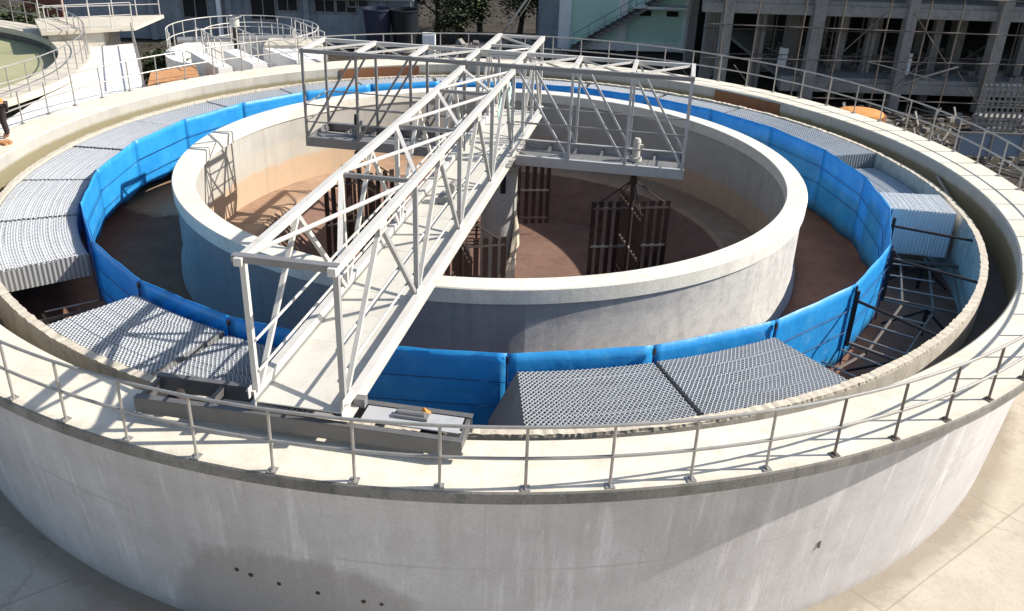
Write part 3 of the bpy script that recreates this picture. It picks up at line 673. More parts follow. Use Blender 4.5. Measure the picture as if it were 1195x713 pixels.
# gear motors on the platform
def gear(ac, al, wrapped, label):
    t = thing('gear_motor', label, 'motor', B(al, ac, .44), RZ, 'drives of the flocculators')
    q = MB(); q.tube(B(al, ac, .44), B(al, ac, .56), .2, 20); q.tube(B(al, ac, .56), B(al, ac, .8), .13, 16); q.build('gearbox', M['wrap'] if wrapped else M['steel'], t)
    q = MB(); q.tube(B(al, ac, .80), B(al, ac, 1.04), .10 if not wrapped else .14, 16, r2=.10 if not wrapped else .12); q.tube(B(al, ac, 1.04), B(al, ac, 1.16), .14 if wrapped else .09, 16, r2=.09)
    q.build('motor', M['wrap'] if wrapped else M['black'], t, False); t.scale = (.8, .8, .85)
    q = MB(); q.box(B(al, ac + .16, .9), (.1, .1, .14), RZ); q.build('terminal_box', M['wrap'] if wrapped else M['steel'], t)
gear(3.9, .1, True, 'motor wrapped in pale cloth standing on the right half of the platform')
gear(-3.95, .1, False, 'black capped gear motor standing on the left half of the platform')

# ------------------------------------------------------------------ flocculators with paddle boards
def flocculator(label, c, rot, top):
    t = thing('flocculator', label, 'flocculator', (c.x, c.y, -.9), 0, 'paddle flocculators round the centre column')
    V = lambda x, y, z: Vector((c.x, c.y, 0)) + Vector((x, y, z))
    MB().tube(V(0, 0, top), V(0, 0, -3.3), .07, 14).build('shaft', M['dark'], t, True)
    q = MB(); q.tube(V(0, 0, -.02), V(0, 0, -.22), .11, 12); q.build('hub', M['dark'], t)
    for k in range(4):
        a = rot + k * math.pi / 2; d = Vector((math.cos(a), math.sin(a), 0))
        for zz in (-.92, -2.05, -3.0):
            e = V(0, 0, zz)
            MB().bar(e, e + d * 1.08, .05, .06).build('arm', M['galv'] if zz == -2.05 else M['dkpost'], t)
        MB().tube(V(0, 0, -.1), V(0, 0, -.82) + d * 1.0, .022, 6).build('stay', M['dark'], t)
        for r in (.36, .6, .84, 1.06):
            p = V(0, 0, 0) + d * r
            q = MB().bar(p + Vector((0, 0, -.72)), p + Vector((0, 0, -3.2)), .03, .15, d) if False else MB()
            q.box((p.x, p.y, -1.96), (.13, .04, 2.48), a)
            q.build('paddle_board', M['paddle'], t)
    return t
flocculator('dark paddle flocculator hanging below the right half of the work platform', B(.1, 3.9, 0), R_(8), .27)
flocculator('dark paddle flocculator hanging below the left half of the work platform', B(.1, -3.95, 0), R_(35), .27)
flocculator('dark paddle flocculator partly hidden under the bridge in front of the centre column', B(-3.85, .05, 0), R_(14), .42)
flocculator('dark paddle flocculator behind the centre column, seen under the platform', B(3.85, .0, 0), R_(5), .42)

# centre column
pier = thing('centre_column', 'round grey concrete column under the middle of the bridge', 'column', (.2, 0, -3.7))
MB().lathe([(.01, -3.7), (.52, -3.7), (.50, -.1), (.58, .0), (.58, .26), (.01, .26)], n=40, c=(.2, 0)).build('shaft', M['pier'], pier, False)
q = MB(); q.box((.30, -.5, -.35), (.14, .06, .62)); q.build('slot', M['black'], pier)
q = MB(); q.tube((-.42, -.45, -3.6), (-.42, -.45, .3), .03, 8)
for k in range(7): q.tube((-.42, -.45, -3.3 + .5 * k), (-.85, -.35, -3.3 + .5 * k), .018, 6)
q.tube((-.85, -.35, -3.6), (-.85, -.35, .3), .03, 8); 
tag(q.build('cage_ladder', M['dark']), 'thin dark steel ladder fixed left of the centre column', 'ladder')
# draped cloth tied to the column
cl = MB(); pts = [((.66, -.32, -1.25), .03), ((.69, -.35, -1.7), .07), ((.67, -.4, -2.2), .11), ((.62, -.46, -2.55), .085), ((.58, -.52, -2.75), .15), ((.5, -.6, -3.1), .2), ((.44, -.66, -3.55), .25)]
nn = 14; vs = []; fs = []
for i, (c, r) in enumerate(pts):
    for j in range(nn):
        t = 2 * math.pi * j / nn; k = 1 + .28 * math.sin(3 * t + i) + .15 * math.sin(5 * t)
        vs.append((c[0] + r * k * math.cos(t), c[1] + r * k * math.sin(t), c[2]))
for i in range(len(pts) - 1):
    for j in range(nn): fs.append((i * nn + j, i * nn + (j + 1) % nn, (i + 1) * nn + (j + 1) % nn, (i + 1) * nn + j))
tag(cl.add(vs, fs).build('draped_cloth', M['cloth'], None, True), 'cream cloth tied and draped down the right side of the centre column', 'cloth')
# plastic sheet and valves on the deck
vs = []; fs = []
for i in range(7):
    for j in range(6):
        vs.append(tuple(B(-1.9 + .07 * j, .50 + .04 * math.sin(i * 1.3 + j), 2.55 - .17 * i + .02 * math.sin(j * 2))))
for i in range(6):
    for j in range(5): k = i * 6 + j; fs.append((k, k + 1, k + 7, k + 6))
o = MB().add(vs, fs).build('plastic_sheet', M['teal'], None, True); sd = o.modifiers.new('t', 'SOLIDIFY'); sd.thickness = .01
tag(o, 'crumpled pale teal plastic hanging inside the bridge truss near the platform', 'plastic sheet')
vs = []; fs = []
for i in range(6):
    for j in range(6):
        vs.append(tuple(B(.35 + .06 * j, .30 + .05 * math.sin(i * 1.7 + j), 2.2 - .15 * i)))
for i in range(5):
    for j in range(5): k = i * 6 + j; fs.append((k, k + 1, k + 7, k + 6))
o = MB().add(vs, fs).build('plastic_sheet', M['teal'], None, True); sd = o.modifiers.new('t', 'SOLIDIFY'); sd.thickness = .01
tag(o, 'small pale teal plastic scrap hanging in the platform frame above the deck centre', 'plastic sheet')
t = thing('drive_unit', 'small grey drive unit with a pipe standing on the bridge deck near the platform', 'motor', B(-4.6, -.15, .51), RZ)
q = MB(); q.box(B(-4.6, -.15, .6), (.3, .45, .18), RZ); q.build('base_box', M['steel'], t)
q = MB(); q.tube(B(-4.6, .0, .68), B(-4.6, .0, 1.0), .06, 12); q.tube(B(-4.75, .0, .92), B(-4.45, .0, .92), .08, 12); q.build('motor', M['galv'], t)

# rusty plates against the inner wall face
def plate(a0, a1, label):
    tag(MB().lathe([(13.16, -.07), (13.19, -.07), (13.19, -.72), (13.16, -.72)], a0, a1, 14).build('rusty_plate', M['rust']), label, 'plate', 'brown plates on the inner face of the rim')
plate(103.5, 117.5, 'brown rusty plate on the far rim wall seen through the left platform frame')
plate(38.5, 50.5, 'brown rusty plate on the rim wall at the far right, right of the platform')
t = tag(MB().tube(pol(12.95, -8, -.95), pol(13.12, 5, .0 - .35), .03, 8).build('loose_pipe', M['galv']), 'thin grey pipe leaning in the launder channel on the right', 'pipe')

# ------------------------------------------------------------------ worker at the left edge
def person(loc, rz):
    o = thing('person', 'person in orange shirt and dark trousers bending by the far left rail', 'person', loc, 0)
    def skin(name, pts, edges, rad, mat):
        me = bpy.data.meshes.new(name); me.from_pydata([(loc[0] + p[0] * math.cos(rz) - p[1] * math.sin(rz), loc[1] + p[0] * math.sin(rz) + p[1] * math.cos(rz), loc[2] + p[2]) for p in pts], edges, [])
        ob = bpy.data.objects.new(name, me); COL.objects.link(ob); me.materials.append(mat); ob.parent = o; ob.location = (-loc[0], -loc[1], -loc[2])
        sk = ob.modifiers.new('skin', 'SKIN'); sk.use_smooth_shade = True
        for i, r in enumerate(rad): me.skin_vertices[0].data[i].radius = (r, r)
        me.skin_vertices[0].data[0].use_root = True
        sb = ob.modifiers.new('sub', 'SUBSURF'); sb.levels = 2; sb.render_levels = 2
        return ob
    # x forward; bent at the hips
    P = [(0, 0, .92), (.12, 0, 1.1), (.30, 0, 1.24), (.42, 0, 1.30), (.50, 0, 1.33), (.60, 0, 1.36),
         (0, .10, .88), (.03, .11, .48), (-.02, .11, .08), (.12, .12, .04), (0, -.10, .88), (.06, -.11, .48), (.0, -.11, .08), (.14, -.12, .04),
         (.36, .20, 1.24), (.42, .25, .97), (.56, .2, .78), (.62, .19, .72), (.36, -.20, 1.24), (.44, -.25, .97), (.58, -.2, .8), (.64, -.19, .74)]
    E = [(0, 1), (1, 2), (2, 3), (3, 4), (4, 5), (0, 6), (6, 7), (7, 8), (8, 9), (0, 10), (10, 11), (11, 12), (12, 13), (2, 14), (14, 15), (15, 16), (16, 17), (2, 18), (18, 19), (19, 20), (20, 21)]
    Rr = [.13, .13, .15, .07, .08, .09, .10, .07, .05, .04, .10, .07, .05, .04, .06, .045, .035, .03, .06, .045, .035, .03]
    skin('body', P, E, Rr, M['skin'])
    skin('shirt', [P[0], P[1], P[2], (.40, 0, 1.29), P[14], P[15], P[18], P[19]], [(0, 1), (1, 2), (2, 3), (2, 4), (4, 5), (2, 6), (6, 7)], [.145, .15, .168, .09, .078, .066, .078, .066], M['orangecloth'])
    skin('trousers', [(0, 0, .93), P[6], P[7], (-.02, .11, .1), P[10], P[11], (0, -.11, .1)], [(0, 1), (1, 2), (2, 3), (0, 4), (4, 5), (5, 6)], [.145, .115, .088, .07, .115, .088, .07], M['trouser'])
    skin('hair', [(.58, 0, 1.42), (.53, 0, 1.42)], [(0, 1)], [.085, .085], M['hair'])
person((-13.86, 1.22, .005), R_(200))
q = MB(); random.seed(3)
for i in range(16):
    a = random.uniform(0, 6.28); r = random.uniform(0, .35); q.box((-13.85 + r * math.cos(a), .55 + .7 * r * math.sin(a), .03), (random.uniform(.08, .2), random.uniform(.08, .16), random.uniform(.05, .09)), a)
tag(q.build('clay_rubble', M['soil'], None), 'small pile of orange clay lumps on the rim by the worker', 'rubble')
tag(MB().box((-13.3, -.9, .2), (.05, .5, .4), R_(8)).box((-13.36, -.9, .05), (.14, .52, .06), R_(8)).build('gate_plate', M['bluebar']), 'blue grey gate plate standing on the rim at the left edge', 'plate')

# ------------------------------------------------------------------ second tank
def ring_rail(parent, cx, cy, r, z, a0, a1, n, closed=False, mat='galv', h=1.0):
    st = max(24, n * 3)
    for zz, nm_ in ((h, 'top_rail'), (h / 2, 'mid_rail')):
        MB().path([(cx + r * math.cos(R_(a0 + (a1 - a0) * i / st)), cy + r * math.sin(R_(a0 + (a1 - a0) * i / st)), z + zz) for i in range(st + (0 if closed else 1))], .021, 6, closed=closed).build(nm_, M[mat], parent, True)
    for i in range(n + (0 if closed else 1)):
        a = R_(a0 + (a1 - a0) * i / n); x, y = cx + r * math.cos(a), cy + r * math.sin(a)
        MB().tube((x, y, z), (x, y, z + h), .02, 6).build('post', M[mat], parent)
C2 = (-27.0, 8.74)
t2 = thing('round_basin', 'second round concrete basin holding green water at the upper left corner', 'tank', (C2[0], C2[1], -4.05))
MB().lathe([(10.42, -.2), (10.42, -4.0), (10.8, -4.0), (10.8, -.2)], n=140, c=C2).build('wall', M['launder'], t2)
MB().lathe([(10.4, -.24), (11.6, -.24), (11.6, 0), (10.4, 0)], n=160, c=C2).build('walkway', M['walk'], t2)
w = MB().disc(10.42, -.5, 120, C2).build('pool_water', M['water']); tag(w, kind='structure')
rl = thing('handrail', 'pale pipe railing round the green water basin at the upper left', 'railing', (C2[0], C2[1], 0)); ring_rail(rl, C2[0], C2[1], 11.5, 0, -60, 110, 38)

# white slab between the two tanks and the raised block behind it
sl = thing('concrete_slab', 'bright white concrete slab between the two round tanks', 'slab', (-15, 9, -4.0))
MB().prism([(-12.15, 7.6), (-15.9, 16.9), (-18.6, 15.2), (-15.8, 10), (-15.3, 3), (-14.0, 1), (-13.2, 4)], -.55, -.33).build('top', M['pale'], sl)
MB().prism([(-12.3, 7.5), (-16.0, 16.7), (-18.5, 15.1), (-15.9, 10), (-15.4, 3), (-14.1, 1.1), (-13.4, 4)], -4.0, -.55).build('wall', M['inner'], sl)
bl = thing('channel_block', 'raised concrete channel with cream top behind the white slab', 'channel', (-17, 17, -4))
MB().prism([(-16.9, 16.05), (-18.75, 15.0), (-20.0, 17.6), (-17.2, 18.6)], -4.0, .30).build('wall', M['inner'], bl)
MB().prism([(-15.65, 16.45), (-18.85, 14.65), (-20.5, 17.7), (-15.5, 19.8)], .30, .45).build('top', M['walk'], bl)
def line_rail(name_label, p, q, n, z=0.0, h=1.0, mat='galv', cat='railing'):
    t = thing('handrail', name_label, cat, ((p[0] + q[0]) / 2, (p[1] + q[1]) / 2, z))
    P0, Q0 = Vector((p[0], p[1], z)), Vector((q[0], q[1], z))
    for k, nm_ in ((h, 'top_rail'), (h / 2, 'mid_rail')): MB().tube(P0 + Vector((0, 0, k)), Q0 + Vector((0, 0, k)), .022, 6).build(nm_, M[mat], t)
    for i in range(n + 1):
        p_ = P0.lerp(Q0, i / n); MB().tube(p_, p_ + Vector((0, 0, h)), .024, 6).build('post', M[mat], t)
    return t
line_rail('white railing along the front of the raised channel block', (-15.75, 16.55), (-18.7, 14.9), 4, .45, mat='white')
line_rail('white railing along the back of the raised channel block', (-15.6, 19.6), (-20.2, 17.6), 5, .45, mat='white')
line_rail('short railing down the right edge of the white slab', (-12.5, 8.3), (-15.7, 16.2), 6, -.33)
# leaning ladder over the slab
def ladder(label, p, q, w):
    p = Vector(p); q = Vector(q); d = (q - p).normalized(); s = d.cross(Vector((0, 0, 1))).normalized() * (w / 2)
    t = thing('ladder', label, 'ladder', p)
    for k in (-1, 1): MB().tube(p + s * k, q + s * k, .03, 6).build('rail', M['galv'], t)
    n = int((q - p).length / .35)
    for i in range(1, n): e = p.lerp(q, i / n); MB().tube(e - s, e + s, .018, 6).build('rung', M['galv'], t)
# soil, grass and pit left of the chamber
tag(MB().prism([(-12.45, 8.55), (-13.0, 10.45), (-11.75, 11.9), (-10.95, 9.75)], -.9, -.12).build('soil', M['soil']), kind='structure')
tag(MB().prism([(-12.6, 10.0), (-13.6, 12.5), (-11.9, 13.2), (-11.0, 11.4)], -1.4, -.9).build('grass_verge', M['grass']), kind='structure')
random.seed(5)
q = MB()
for i in range(900):
    u, w_ = random.random(), random.random(); x = -12.6 + (-1.0) * w_ + 1.6 * u; y = 10.1 + 2.5 * w_ + 1.3 * u * (1 - .3 * w_); h = random.uniform(.06, .2); a = random.uniform(0, 6.28)
    q.add([(x, y, -.9), (x + .02 * math.cos(a), y + .02 * math.sin(a), -.9), (x + random.uniform(-.06, .06), y + random.uniform(-.06, .06), -.9 + h)], [(0, 1, 2)])
tag(q.build('grass', M['grass']), kind='stuff')

# ------------------------------------------------------------------ circular chamber with channels
CH = (-11.0, 16.6)
ch = thing('flow_chamber', 'round concrete chamber with white channel walls leading to the big tank rim', 'chamber', (CH[0], CH[1], -4.0))
MB().lathe([(3.0, -4.0), (3.35, -4.0), (3.35, -.45), (3.0, -.45)], n=72, c=CH).build('ring_wall', M['pale'], ch)
MB().disc(3.0, -1.6, 48, CH).build('floor', M['launder'], ch)
for (p, q_, w_) in (((-12.2, 13.7), (-10.3, 10.9), .55), ((-11.0, 14.3), (-9.2, 11.8), .6), ((-9.3, 15.3), (-7.4, 12.9), 1.3)):
    MB().bar((p[0], p[1], -1.95), (q_[0], q_[1], -1.95), w_, 4.0).build('channel_wall', M['pale'], ch)
cp = MB().bar((-9.8, 15.6, .1), (-7.4, 15.8, .1), 1.6, .16); cp.build('landing', M['walk'], ch)
rl3 = thing('handrail', 'curved white railing round the far side of the flow chamber', 'railing', (CH[0], CH[1], 0)); ring_rail(rl3, CH[0], CH[1], 3.2, -.45, -35, 215, 18, mat='white')
rl4 = thing('handrail', 'smaller curved railing inside the flow chamber', 'railing', (CH[0], CH[1], 0)); ring_rail(rl4, CH[0] + .3, CH[1] - .2, 1.9, -.5, 0, 220, 12, mat='white')
line_rail('railing on the left channel wall before the flow chamber', (-12.1, 13.5), (-10.4, 11.0), 4, .05, mat='white')
line_rail('railing on the middle channel wall before the flow chamber', (-10.9, 14.2), (-9.3, 12.0), 4, .05, mat='white')
line_rail('railing on the broad right channel wall before the flow chamber', (-8.6, 15.9), (-6.9, 13.3), 5, .05, mat='white')
t = thing('valve_stand', 'white and dark valve stand with handwheel inside the flow chamber', 'valve', (-11.2, 16.0, -1.6))
q = MB(); q.tube((-11.2, 16, -1.6), (-11.2, 16, .7), .12, 12); q.build('pedestal', M['dark'], t)
q = MB(); q.tube((-11.2, 16, .7), (-11.2, 16, 1.05), .2, 16); q.build('actuator', M['white'], t)
q = MB(); q.path([(-11.2 + .3 * math.cos(k * .52), 16 + .3 * math.sin(k * .52), 1.1) for k in range(12)], .025, 6, closed=True); q.bar((-11.5, 16, 1.1), (-10.9, 16, 1.1), .03); q.build('handwheel', M['steel'], t)
t = thing('walk_bridge', 'short grey plank bridge crossing the flow chamber', 'footbridge', CH + (0.05,))
MB().bar((-13.6, 15.6, .12), (-8.5, 17.2, .12), .8, .1).build('deck', M['galv'], t)

# ------------------------------------------------------------------ buildings
gb = thing('grey_building', 'long dark bluish grey building in shade behind the left of the tank', 'building', (-14, 39, -4.05))
MB().box((-17.7, 40.5, .5), (24.2, 6.0, 9.1)).build('wall', M['greyb'], gb)
MB().box((-14.2, 37.3, -1.05), (17.6, .5, .12)).build('ledge', M['raw'], gb)
for x in (-22.4, -17.4, -12.4, -7.4): MB().box((x, 37.40, .3), (.35, .3, 8.7)).build('pilaster', M['greyb'], gb)
def window(parent, x, z, w, h, y, fm='raw'):
    f = MB(); f.box((x, y, z + h / 2), (w, .1, .08)).box((x, y, z - h / 2), (w, .1, .08)).box((x - w / 2, y, z), (.08, .1, h + .08)).box((x + w / 2, y, z), (.08, .1, h + .08)).box((x, y, z), (.06, .08, h))
    fr = f.build('window', M[fm], parent); MB().box((x, y + .02, z), (w - .06, .03, h - .06)).build('pane', M['glass'], fr)
for x in (-19.6, -15.2): window(gb, x, -1.95, 1.6, 1.3, 37.47)
for x in (-13.6, -11.2, -9.8): window(gb, x, -1.6, 1.3, .8, 37.47)
window(gb, -9.0, -1.2, 1.3, .8, 37.43)
MB().box((-18, 37.2, -.6), (.25, .25, 7)).build('downpipe', M['whitew'], gb)

gr = thing('green_building', 'pale mint green building with white pilasters and an outside stair', 'building', (8.6, 42, -4.05))
MB().box((8.65, 41.5, 1.0), (8.5, 6.0, 10.1)).build('wall', M['mint'], gr)
for x, w_ in ((4.55, .8), (8.4, .55), (12.85, .6)): MB().box((x, 38.44, 1.0), (w_, .22, 10.1)).build('pilaster', M['whitew'], gr)
MB().box((9.0, 38.43, -3.75), (7.6, .14, .5)).build('base_course', M['whitew'], gr)
st = MB(); n = 16
for i in range(n): st.box((5.3 + i * .36, 37.85, -3.72 + i * .22), (.40, 1.0, .05))
sto = st.build('stair', M['dark'], gr)
stl = MB(); stl.bar((5.1, 37.38, -3.95), (11.1, 37.38, -.28), .05, .26); stl.bar((5.1, 38.3, -3.95), (11.1, 38.3, -.28), .05, .26); stl.build('stringer', M['steel'], sto)
srl = MB(); srl.tube((5.1, 37.36, -2.85), (11.1, 37.36, .8), .025, 6); srl.tube((5.1, 37.36, -3.35), (11.1, 37.36, .3), .02, 6)
for i in range(7): x = 5.1 + i; srl.tube((x, 37.36, -3.9 + i * .61), (x, 37.36, -2.85 + i * .61), .02, 6)
srl.build('stair_rail', M['steel'], sto)
MB().box((11.6, 37.85, -.22), (1.2, 1.1, .14)).build('landing', M['whitew'], gr)
MB().box((10.9, 37.9, -1.05), (3.9, 1.1, .14)).build('canopy', M['whitew'], gr)
for x in (9.9, 11.7): MB().box((x, 38.47, -1.55), (.75, .1, .34)).build('vent', M['black'], gr)
d = MB().box((3.75, 39.2, -2.4), (.9, .3, 3.2)).build('door', M['bluebar'], gr); MB().box((3.95, 39.02, -2.5), (.05, .06, .2)).build('handle', M['galv'], d)
MB().box((3.6, 40.5, 1.0), (1.6, 4.0, 10.1)).build('side_wing', M['greyb'], gr)

cb = thing('unfinished_building', 'dark unfinished concrete frame building with open floors at the upper right', 'building', (25, 32, -4.05))
for y in (24.2, 29.0, 34.0):
    for k, x in enumerate((11.9, 16.6, 21.4, 26.2, 31.0, 36.0)):
        MB().box((x + (.25 if y > 28 else 0), y, 1.0), (.62 if k % 2 else .52, .62, 10.1)).build('column', M['raw'], cb)
for k, x in enumerate((14.2, 18.8, 20.2, 24.0, 28.6)):
    MB().box((x, 25.9 + .5 * (k % 2), 1.0), (.42, .42, 10.1)).build('column', M['raw'], cb)
for k, x in enumerate((13.4, 15.9, 19.6, 22.6, 25.4)):
    MB().box((x, 31.6, 1.0), (.45, .45, 10.1)).build('column', M['raw'], cb)
for zz, x0 in ((-2.55, 15.2), (1.35, 10.6), (5.2, 10.6)):
    MB().box(((x0 + 46) / 2, 31.5, zz), (46 - x0, 14.4, .22)).build('floor_slab', M['raw'], cb)
    MB().box(((x0 + 46) / 2, 24.3, zz - .36), (46 - x0, .45, .5)).build('edge_beam', M['raw'], cb)
    MB().box(((x0 + 46) / 2, 29.0, zz - .36), (46 - x0, .40, .5)).build('edge_beam', M['raw'], cb)
MB().box((30, 39.0, 1.0), (33, .3, 10.1)).build('back_wall', M['black'], cb)
MB().box((46.2, 31.5, 1.0), (.3, 15, 10.1)).build('side_wall', M['raw'], cb)
# scaffolding in front
sf = thing('scaffold', 'thin dark scaffold poles standing in front of the unfinished building', 'scaffold', (20, 23, -4.05))
for k in range(9):
    x = 11.2 + k * 2.05 + random.uniform(-.3, .3)
    MB().tube((x, 22.8, -4.05), (x + random.uniform(-.15, .15), 22.8, 5.5), .04, 6).build('upright', M['dkpost'], sf)
for z in (-3.1, -1.3, .4, 2.0):
    MB().tube((10.6, 22.75, z + random.uniform(-.1, .1)), (29, 22.75, z + random.uniform(-.2, .2)), .035, 6).build('ledger', M['dkpost'], sf)
for k in range(6):
    x = 11.5 + k * 2.9; z = random.choice((-4.0, -3.0, -1.2)); MB().tube((x, 22.7, z), (x + random.choice((-2.2, 2.2)), 22.7, z + 2.4), .03, 6).build('brace', M['dkpost'], sf)
for k in range(8):
    x = 11.8 + k * 2.1 + random.uniform(-.3, .3); MB().tube((x, 25.6, -4.05 if x < 15 else -2.44), (x, 25.6, 1.2), .04, 6).build('upright', M['dkpost'], sf)
for z in (-1.6, -.3): MB().tube((11, 25.55, z), (28, 25.55, z + .15), .03, 6).build('ledger', M['dkpost'], sf)
q = MB(); random.seed(41)
for k in range(150):
    x, y = random.uniform(15.4, 32), random.uniform(24.6, 33); s_ = random.uniform(.1, .5)
    if k % 3: q.box((x, y, -2.44 + s_ * .3), (s_, s_ * random.uniform(.4, 1.2), s_ * .6), random.uniform(0, 3))
    else:
        a = random.uniform(0, 6.28); L = random.uniform(.8, 2.4); q.bar((x, y, -2.4), (x + L * math.cos(a), y + L * math.sin(a), -2.4 + random.uniform(0, .9)), .08, .05)
tag(q.build('floor_debris', M['rubble']), kind='stuff')
MB().bar((19.0, 22.5, -1.2), (22.6, 22.5, -2.0), .2, .04).build('plank', M['galv'], sf)
MB().bar((21.0, 22.5, -2.2), (23.6, 22.4, -1.3), .2, .04).build('plank', M['galv'], sf)
# props and clutter standing inside the frame
random.seed(11)
for k in range(11):
    x = 13 + k * 1.55 + random.uniform(-.4, .4); y = random.uniform(26, 32)
    z0 = -2.44 if x > 15.4 else -4.05
    tag(MB().tube((x, y, z0), (x, y, 1.0), .05, 6).tube((x, y, z0), (x, y, z0 + 1.5), .07, 6).box((x, y, z0 + .02), (.22, .22, .03)).build('steel_prop', M['dkpost']), 'slim steel prop holding up a slab inside the unfinished building', 'prop', 'steel props inside the unfinished building')
for k, (x, y, w_, h, lab) in enumerate(((15.8, 26.5, .5, 1.0, 'pale sheet of board leaning on a column at the left inside the frame building'), (22.3, 25.6, .6, 1.1, 'bright white panel leaning between columns in the frame building'), (18.7, 26.3, .35, .5, 'small white sack on the open floor of the frame building'))):
    q = MB().bar((x, y, -2.42), (x + .12, y + .25, -2.42 + h), w_, .04, (0, 1, 0)); q.bar((x, y + .02, -2.40 + h * .5), (x + .02, y + .12, -2.40 + h * .52), w_ * 1.02, .05, (0, 1, 0))
    tag(q.build('loose_board', M['whitew']), lab, 'board')
# perforated block wall, boards and heap on the right
jw = MB(); 
for r in range(9):
    for c in range(9):
        x = 22.9 + c * .27; z = -3.6 + r * .27
        jw.box((x, 18.0, z), (.27, .14, .07)); jw.box((x, 18.0, z + .135), (.07, .12, .2))
tag(jw.build('perforated_wall', M['block']), 'grey perforated block wall at the right edge', 'wall')
t = thing('barrier', 'blue grey panel barrier at the right edge below the block wall', 'barrier', (21.8, 14.5, -4.05))
MB().box((21.9, 14.5, -3.1), (3.0, .05, 1.0)).build('panel', M['bluebar'], t)
for x in (20.5, 21.9, 23.3): MB().box((x, 14.44, -3.3), (.07, .07, 1.5)).build('post', M['galv'], t)
MB().bar((20.3, 14.42, -2.55), (23.5, 14.42, -2.55), .06, .06).build('top_rail', M['galv'], t)
q = MB(); random.seed(21)
for i in range(60):
    a = random.uniform(0, 6.28); r = random.uniform(0, 1.2); x, y, z = 20.4 + r * math.cos(a), 17.0 + r * math.sin(a), -4 + .75 * (1.2 - r) * random.random()
    d = Vector((random.uniform(-1, 1), random.uniform(-1, 1), random.uniform(-.1, .5))).normalized() * random.uniform(.2, .8); q.bar((x, y, z), Vector((x, y, z)) + d, .06, .05)
tag(q.build('timber_heap', M['rubble']), 'heap of pale broken timber beyond the rail at the right', 'debris')
random.seed(77)
q = MB()
for i in range(420):
    x, y = random.uniform(14.5, 30), random.uniform(10, 23.5)
    if math.hypot(x, y) < 15.2: continue
    k = random.choice((0, 0, 1, 2)); s_ = random.uniform(.08, .4)
    if k == 0: q.box((x, y, -4.1 + s_ * .25), (s_, s_ * random.uniform(.5, 1), s_ * .6), random.uniform(0, 3))
    elif k == 1:
        a = random.uniform(0, 6.28); L = random.uniform(.6, 2.2); q.bar((x, y, -4.06), (x + L * math.cos(a), y + L * math.sin(a), -4.06 + random.uniform(.05, .5)), .07, .05)
    else: q.bar((x, y, -4.1), (x + random.uniform(-.3, .3), y + random.uniform(-.3, .3), -4.1 + random.uniform(.2, .7)), s_, .05)
tag(q.build('building_debris', M['rubble']), kind='stuff')
for k, (x, y, lab) in enumerate(((17.6, 19.2, 'stack of formwork boards in front of the frame building, left of the timber heap'), (25.5, 20.6, 'stack of formwork boards beside the perforated block wall'))):
    q = MB()
    for j in range(9): q.box((x + random.uniform(-.06, .06), y + random.uniform(-.06, .06), -4.05 + .09 * j), (2.4, 1.1, .07), .2 + random.uniform(-.06, .06))
    tag(q.build('board_stack', M['raw']), lab, 'board stack')
# rust topped vat beyond the rail
vt = thing('steel_vat', 'round steel vat with rust orange top beyond the rail at the far right', 'vat', (13.9, 9.6, -4.05))
MB().lathe([(.01, -4.05), (.92, -4.05), (.92, -.66), (.01, -.66)], n=40, c=(13.9, 9.6)).build('body', M['rust'], vt)
MB().lathe([(.01, -.66), (.82, -.66), (.80, -.58), (.5, -.52), (.01, -.5)], n=40, c=(13.9, 9.6)).build('lid', M['orange'], vt)
# dark blue vats, cabinet and debris behind the far rim
for x, lab in ((-7.6, 'left dark blue plastic vat behind the far rim'), (-5.9, 'right dark vat behind the far rim, next to the trees')):
    t = thing('plastic_vat', lab, 'vat', (x, 36.0, -4.05), 0, 'dark vats behind the far rim')
    MB().lathe([(.01, -3.9), (.68, -3.9), (.92, -1.5), (.98, -1.5), (.98, -1.4), (.86, -1.4), (.64, -3.7), (.01, -3.7)], n=28, c=(x, 36.0)).build('body', M['bluevat'] if x < -7 else M['glass'], t, True)
    MB().lathe([(.6, -4.05), (.72, -4.05), (.70, -3.88), (.6, -3.88)], n=20, c=(x, 36.0)).build('foot', M['raw'], t)
t = thing('control_cabinet', 'pale grey cabinet box standing behind the far rim', 'cabinet', (-3.9, 30, -4.05))
MB().box((-3.9, 30, -2.6), (.75, .5, 1.6)).build('body', M['whitew'], t); MB().box((-3.9, 29.73, -2.6), (.66, .03, 1.45)).build('door', M['whitew'], t); MB().box((-3.9, 30, -3.73), (.8, .55, .65)).build('plinth', M['raw'], t)
random.seed(31)
for hx, hy, lab in ((-1.4, 33.0, 'heap of grey stone rubble behind the far rim in the middle'), (1.2, 35.5, 'heap of rubble beside the corner of the green building')):
    q = MB()
    for i in range(110):
        a = random.uniform(0, 6.28); r = 2.0 * random.random() ** .7; s_ = random.uniform(.12, .5); x, y = hx + 1.3 * r * math.cos(a), hy + r * math.sin(a); z = -4.0 + (2.0 - r) * .55 * random.random()
        q.bar((x, y, z), (x + random.uniform(-s_, s_), y + random.uniform(-s_, s_), z + s_), s_, s_ * .7)
    tag(q.build('rubble_heap', M['rubble']), lab, 'rubble', 'rubble behind the far rim')
tag(MB().bar((-.6, 34.5, -3.9), (2.6, 35.2, .6), .12, .12).bar((-.1, 34.4, -3.9), (2.7, 35.2, .5), .05, .05).build('leaning_beam', M['galv']), 'long grey beam leaning up beside the green building', 'beam')
line_rail('long pipe railing standing beyond the far rim in the middle', (-7.5, 26.5), (4.0, 28.0), 7, -3.4, 1.1)
q = MB(); q.box((-26.4, 31, -2.2), (2.4, .3, 3.6)); q.box((-26.4, 31, -.36), (2.5, .36, .1))
tag(q.build('brick_wall', M['brick']), 'small red brick wall behind the basin at the top left corner', 'wall')

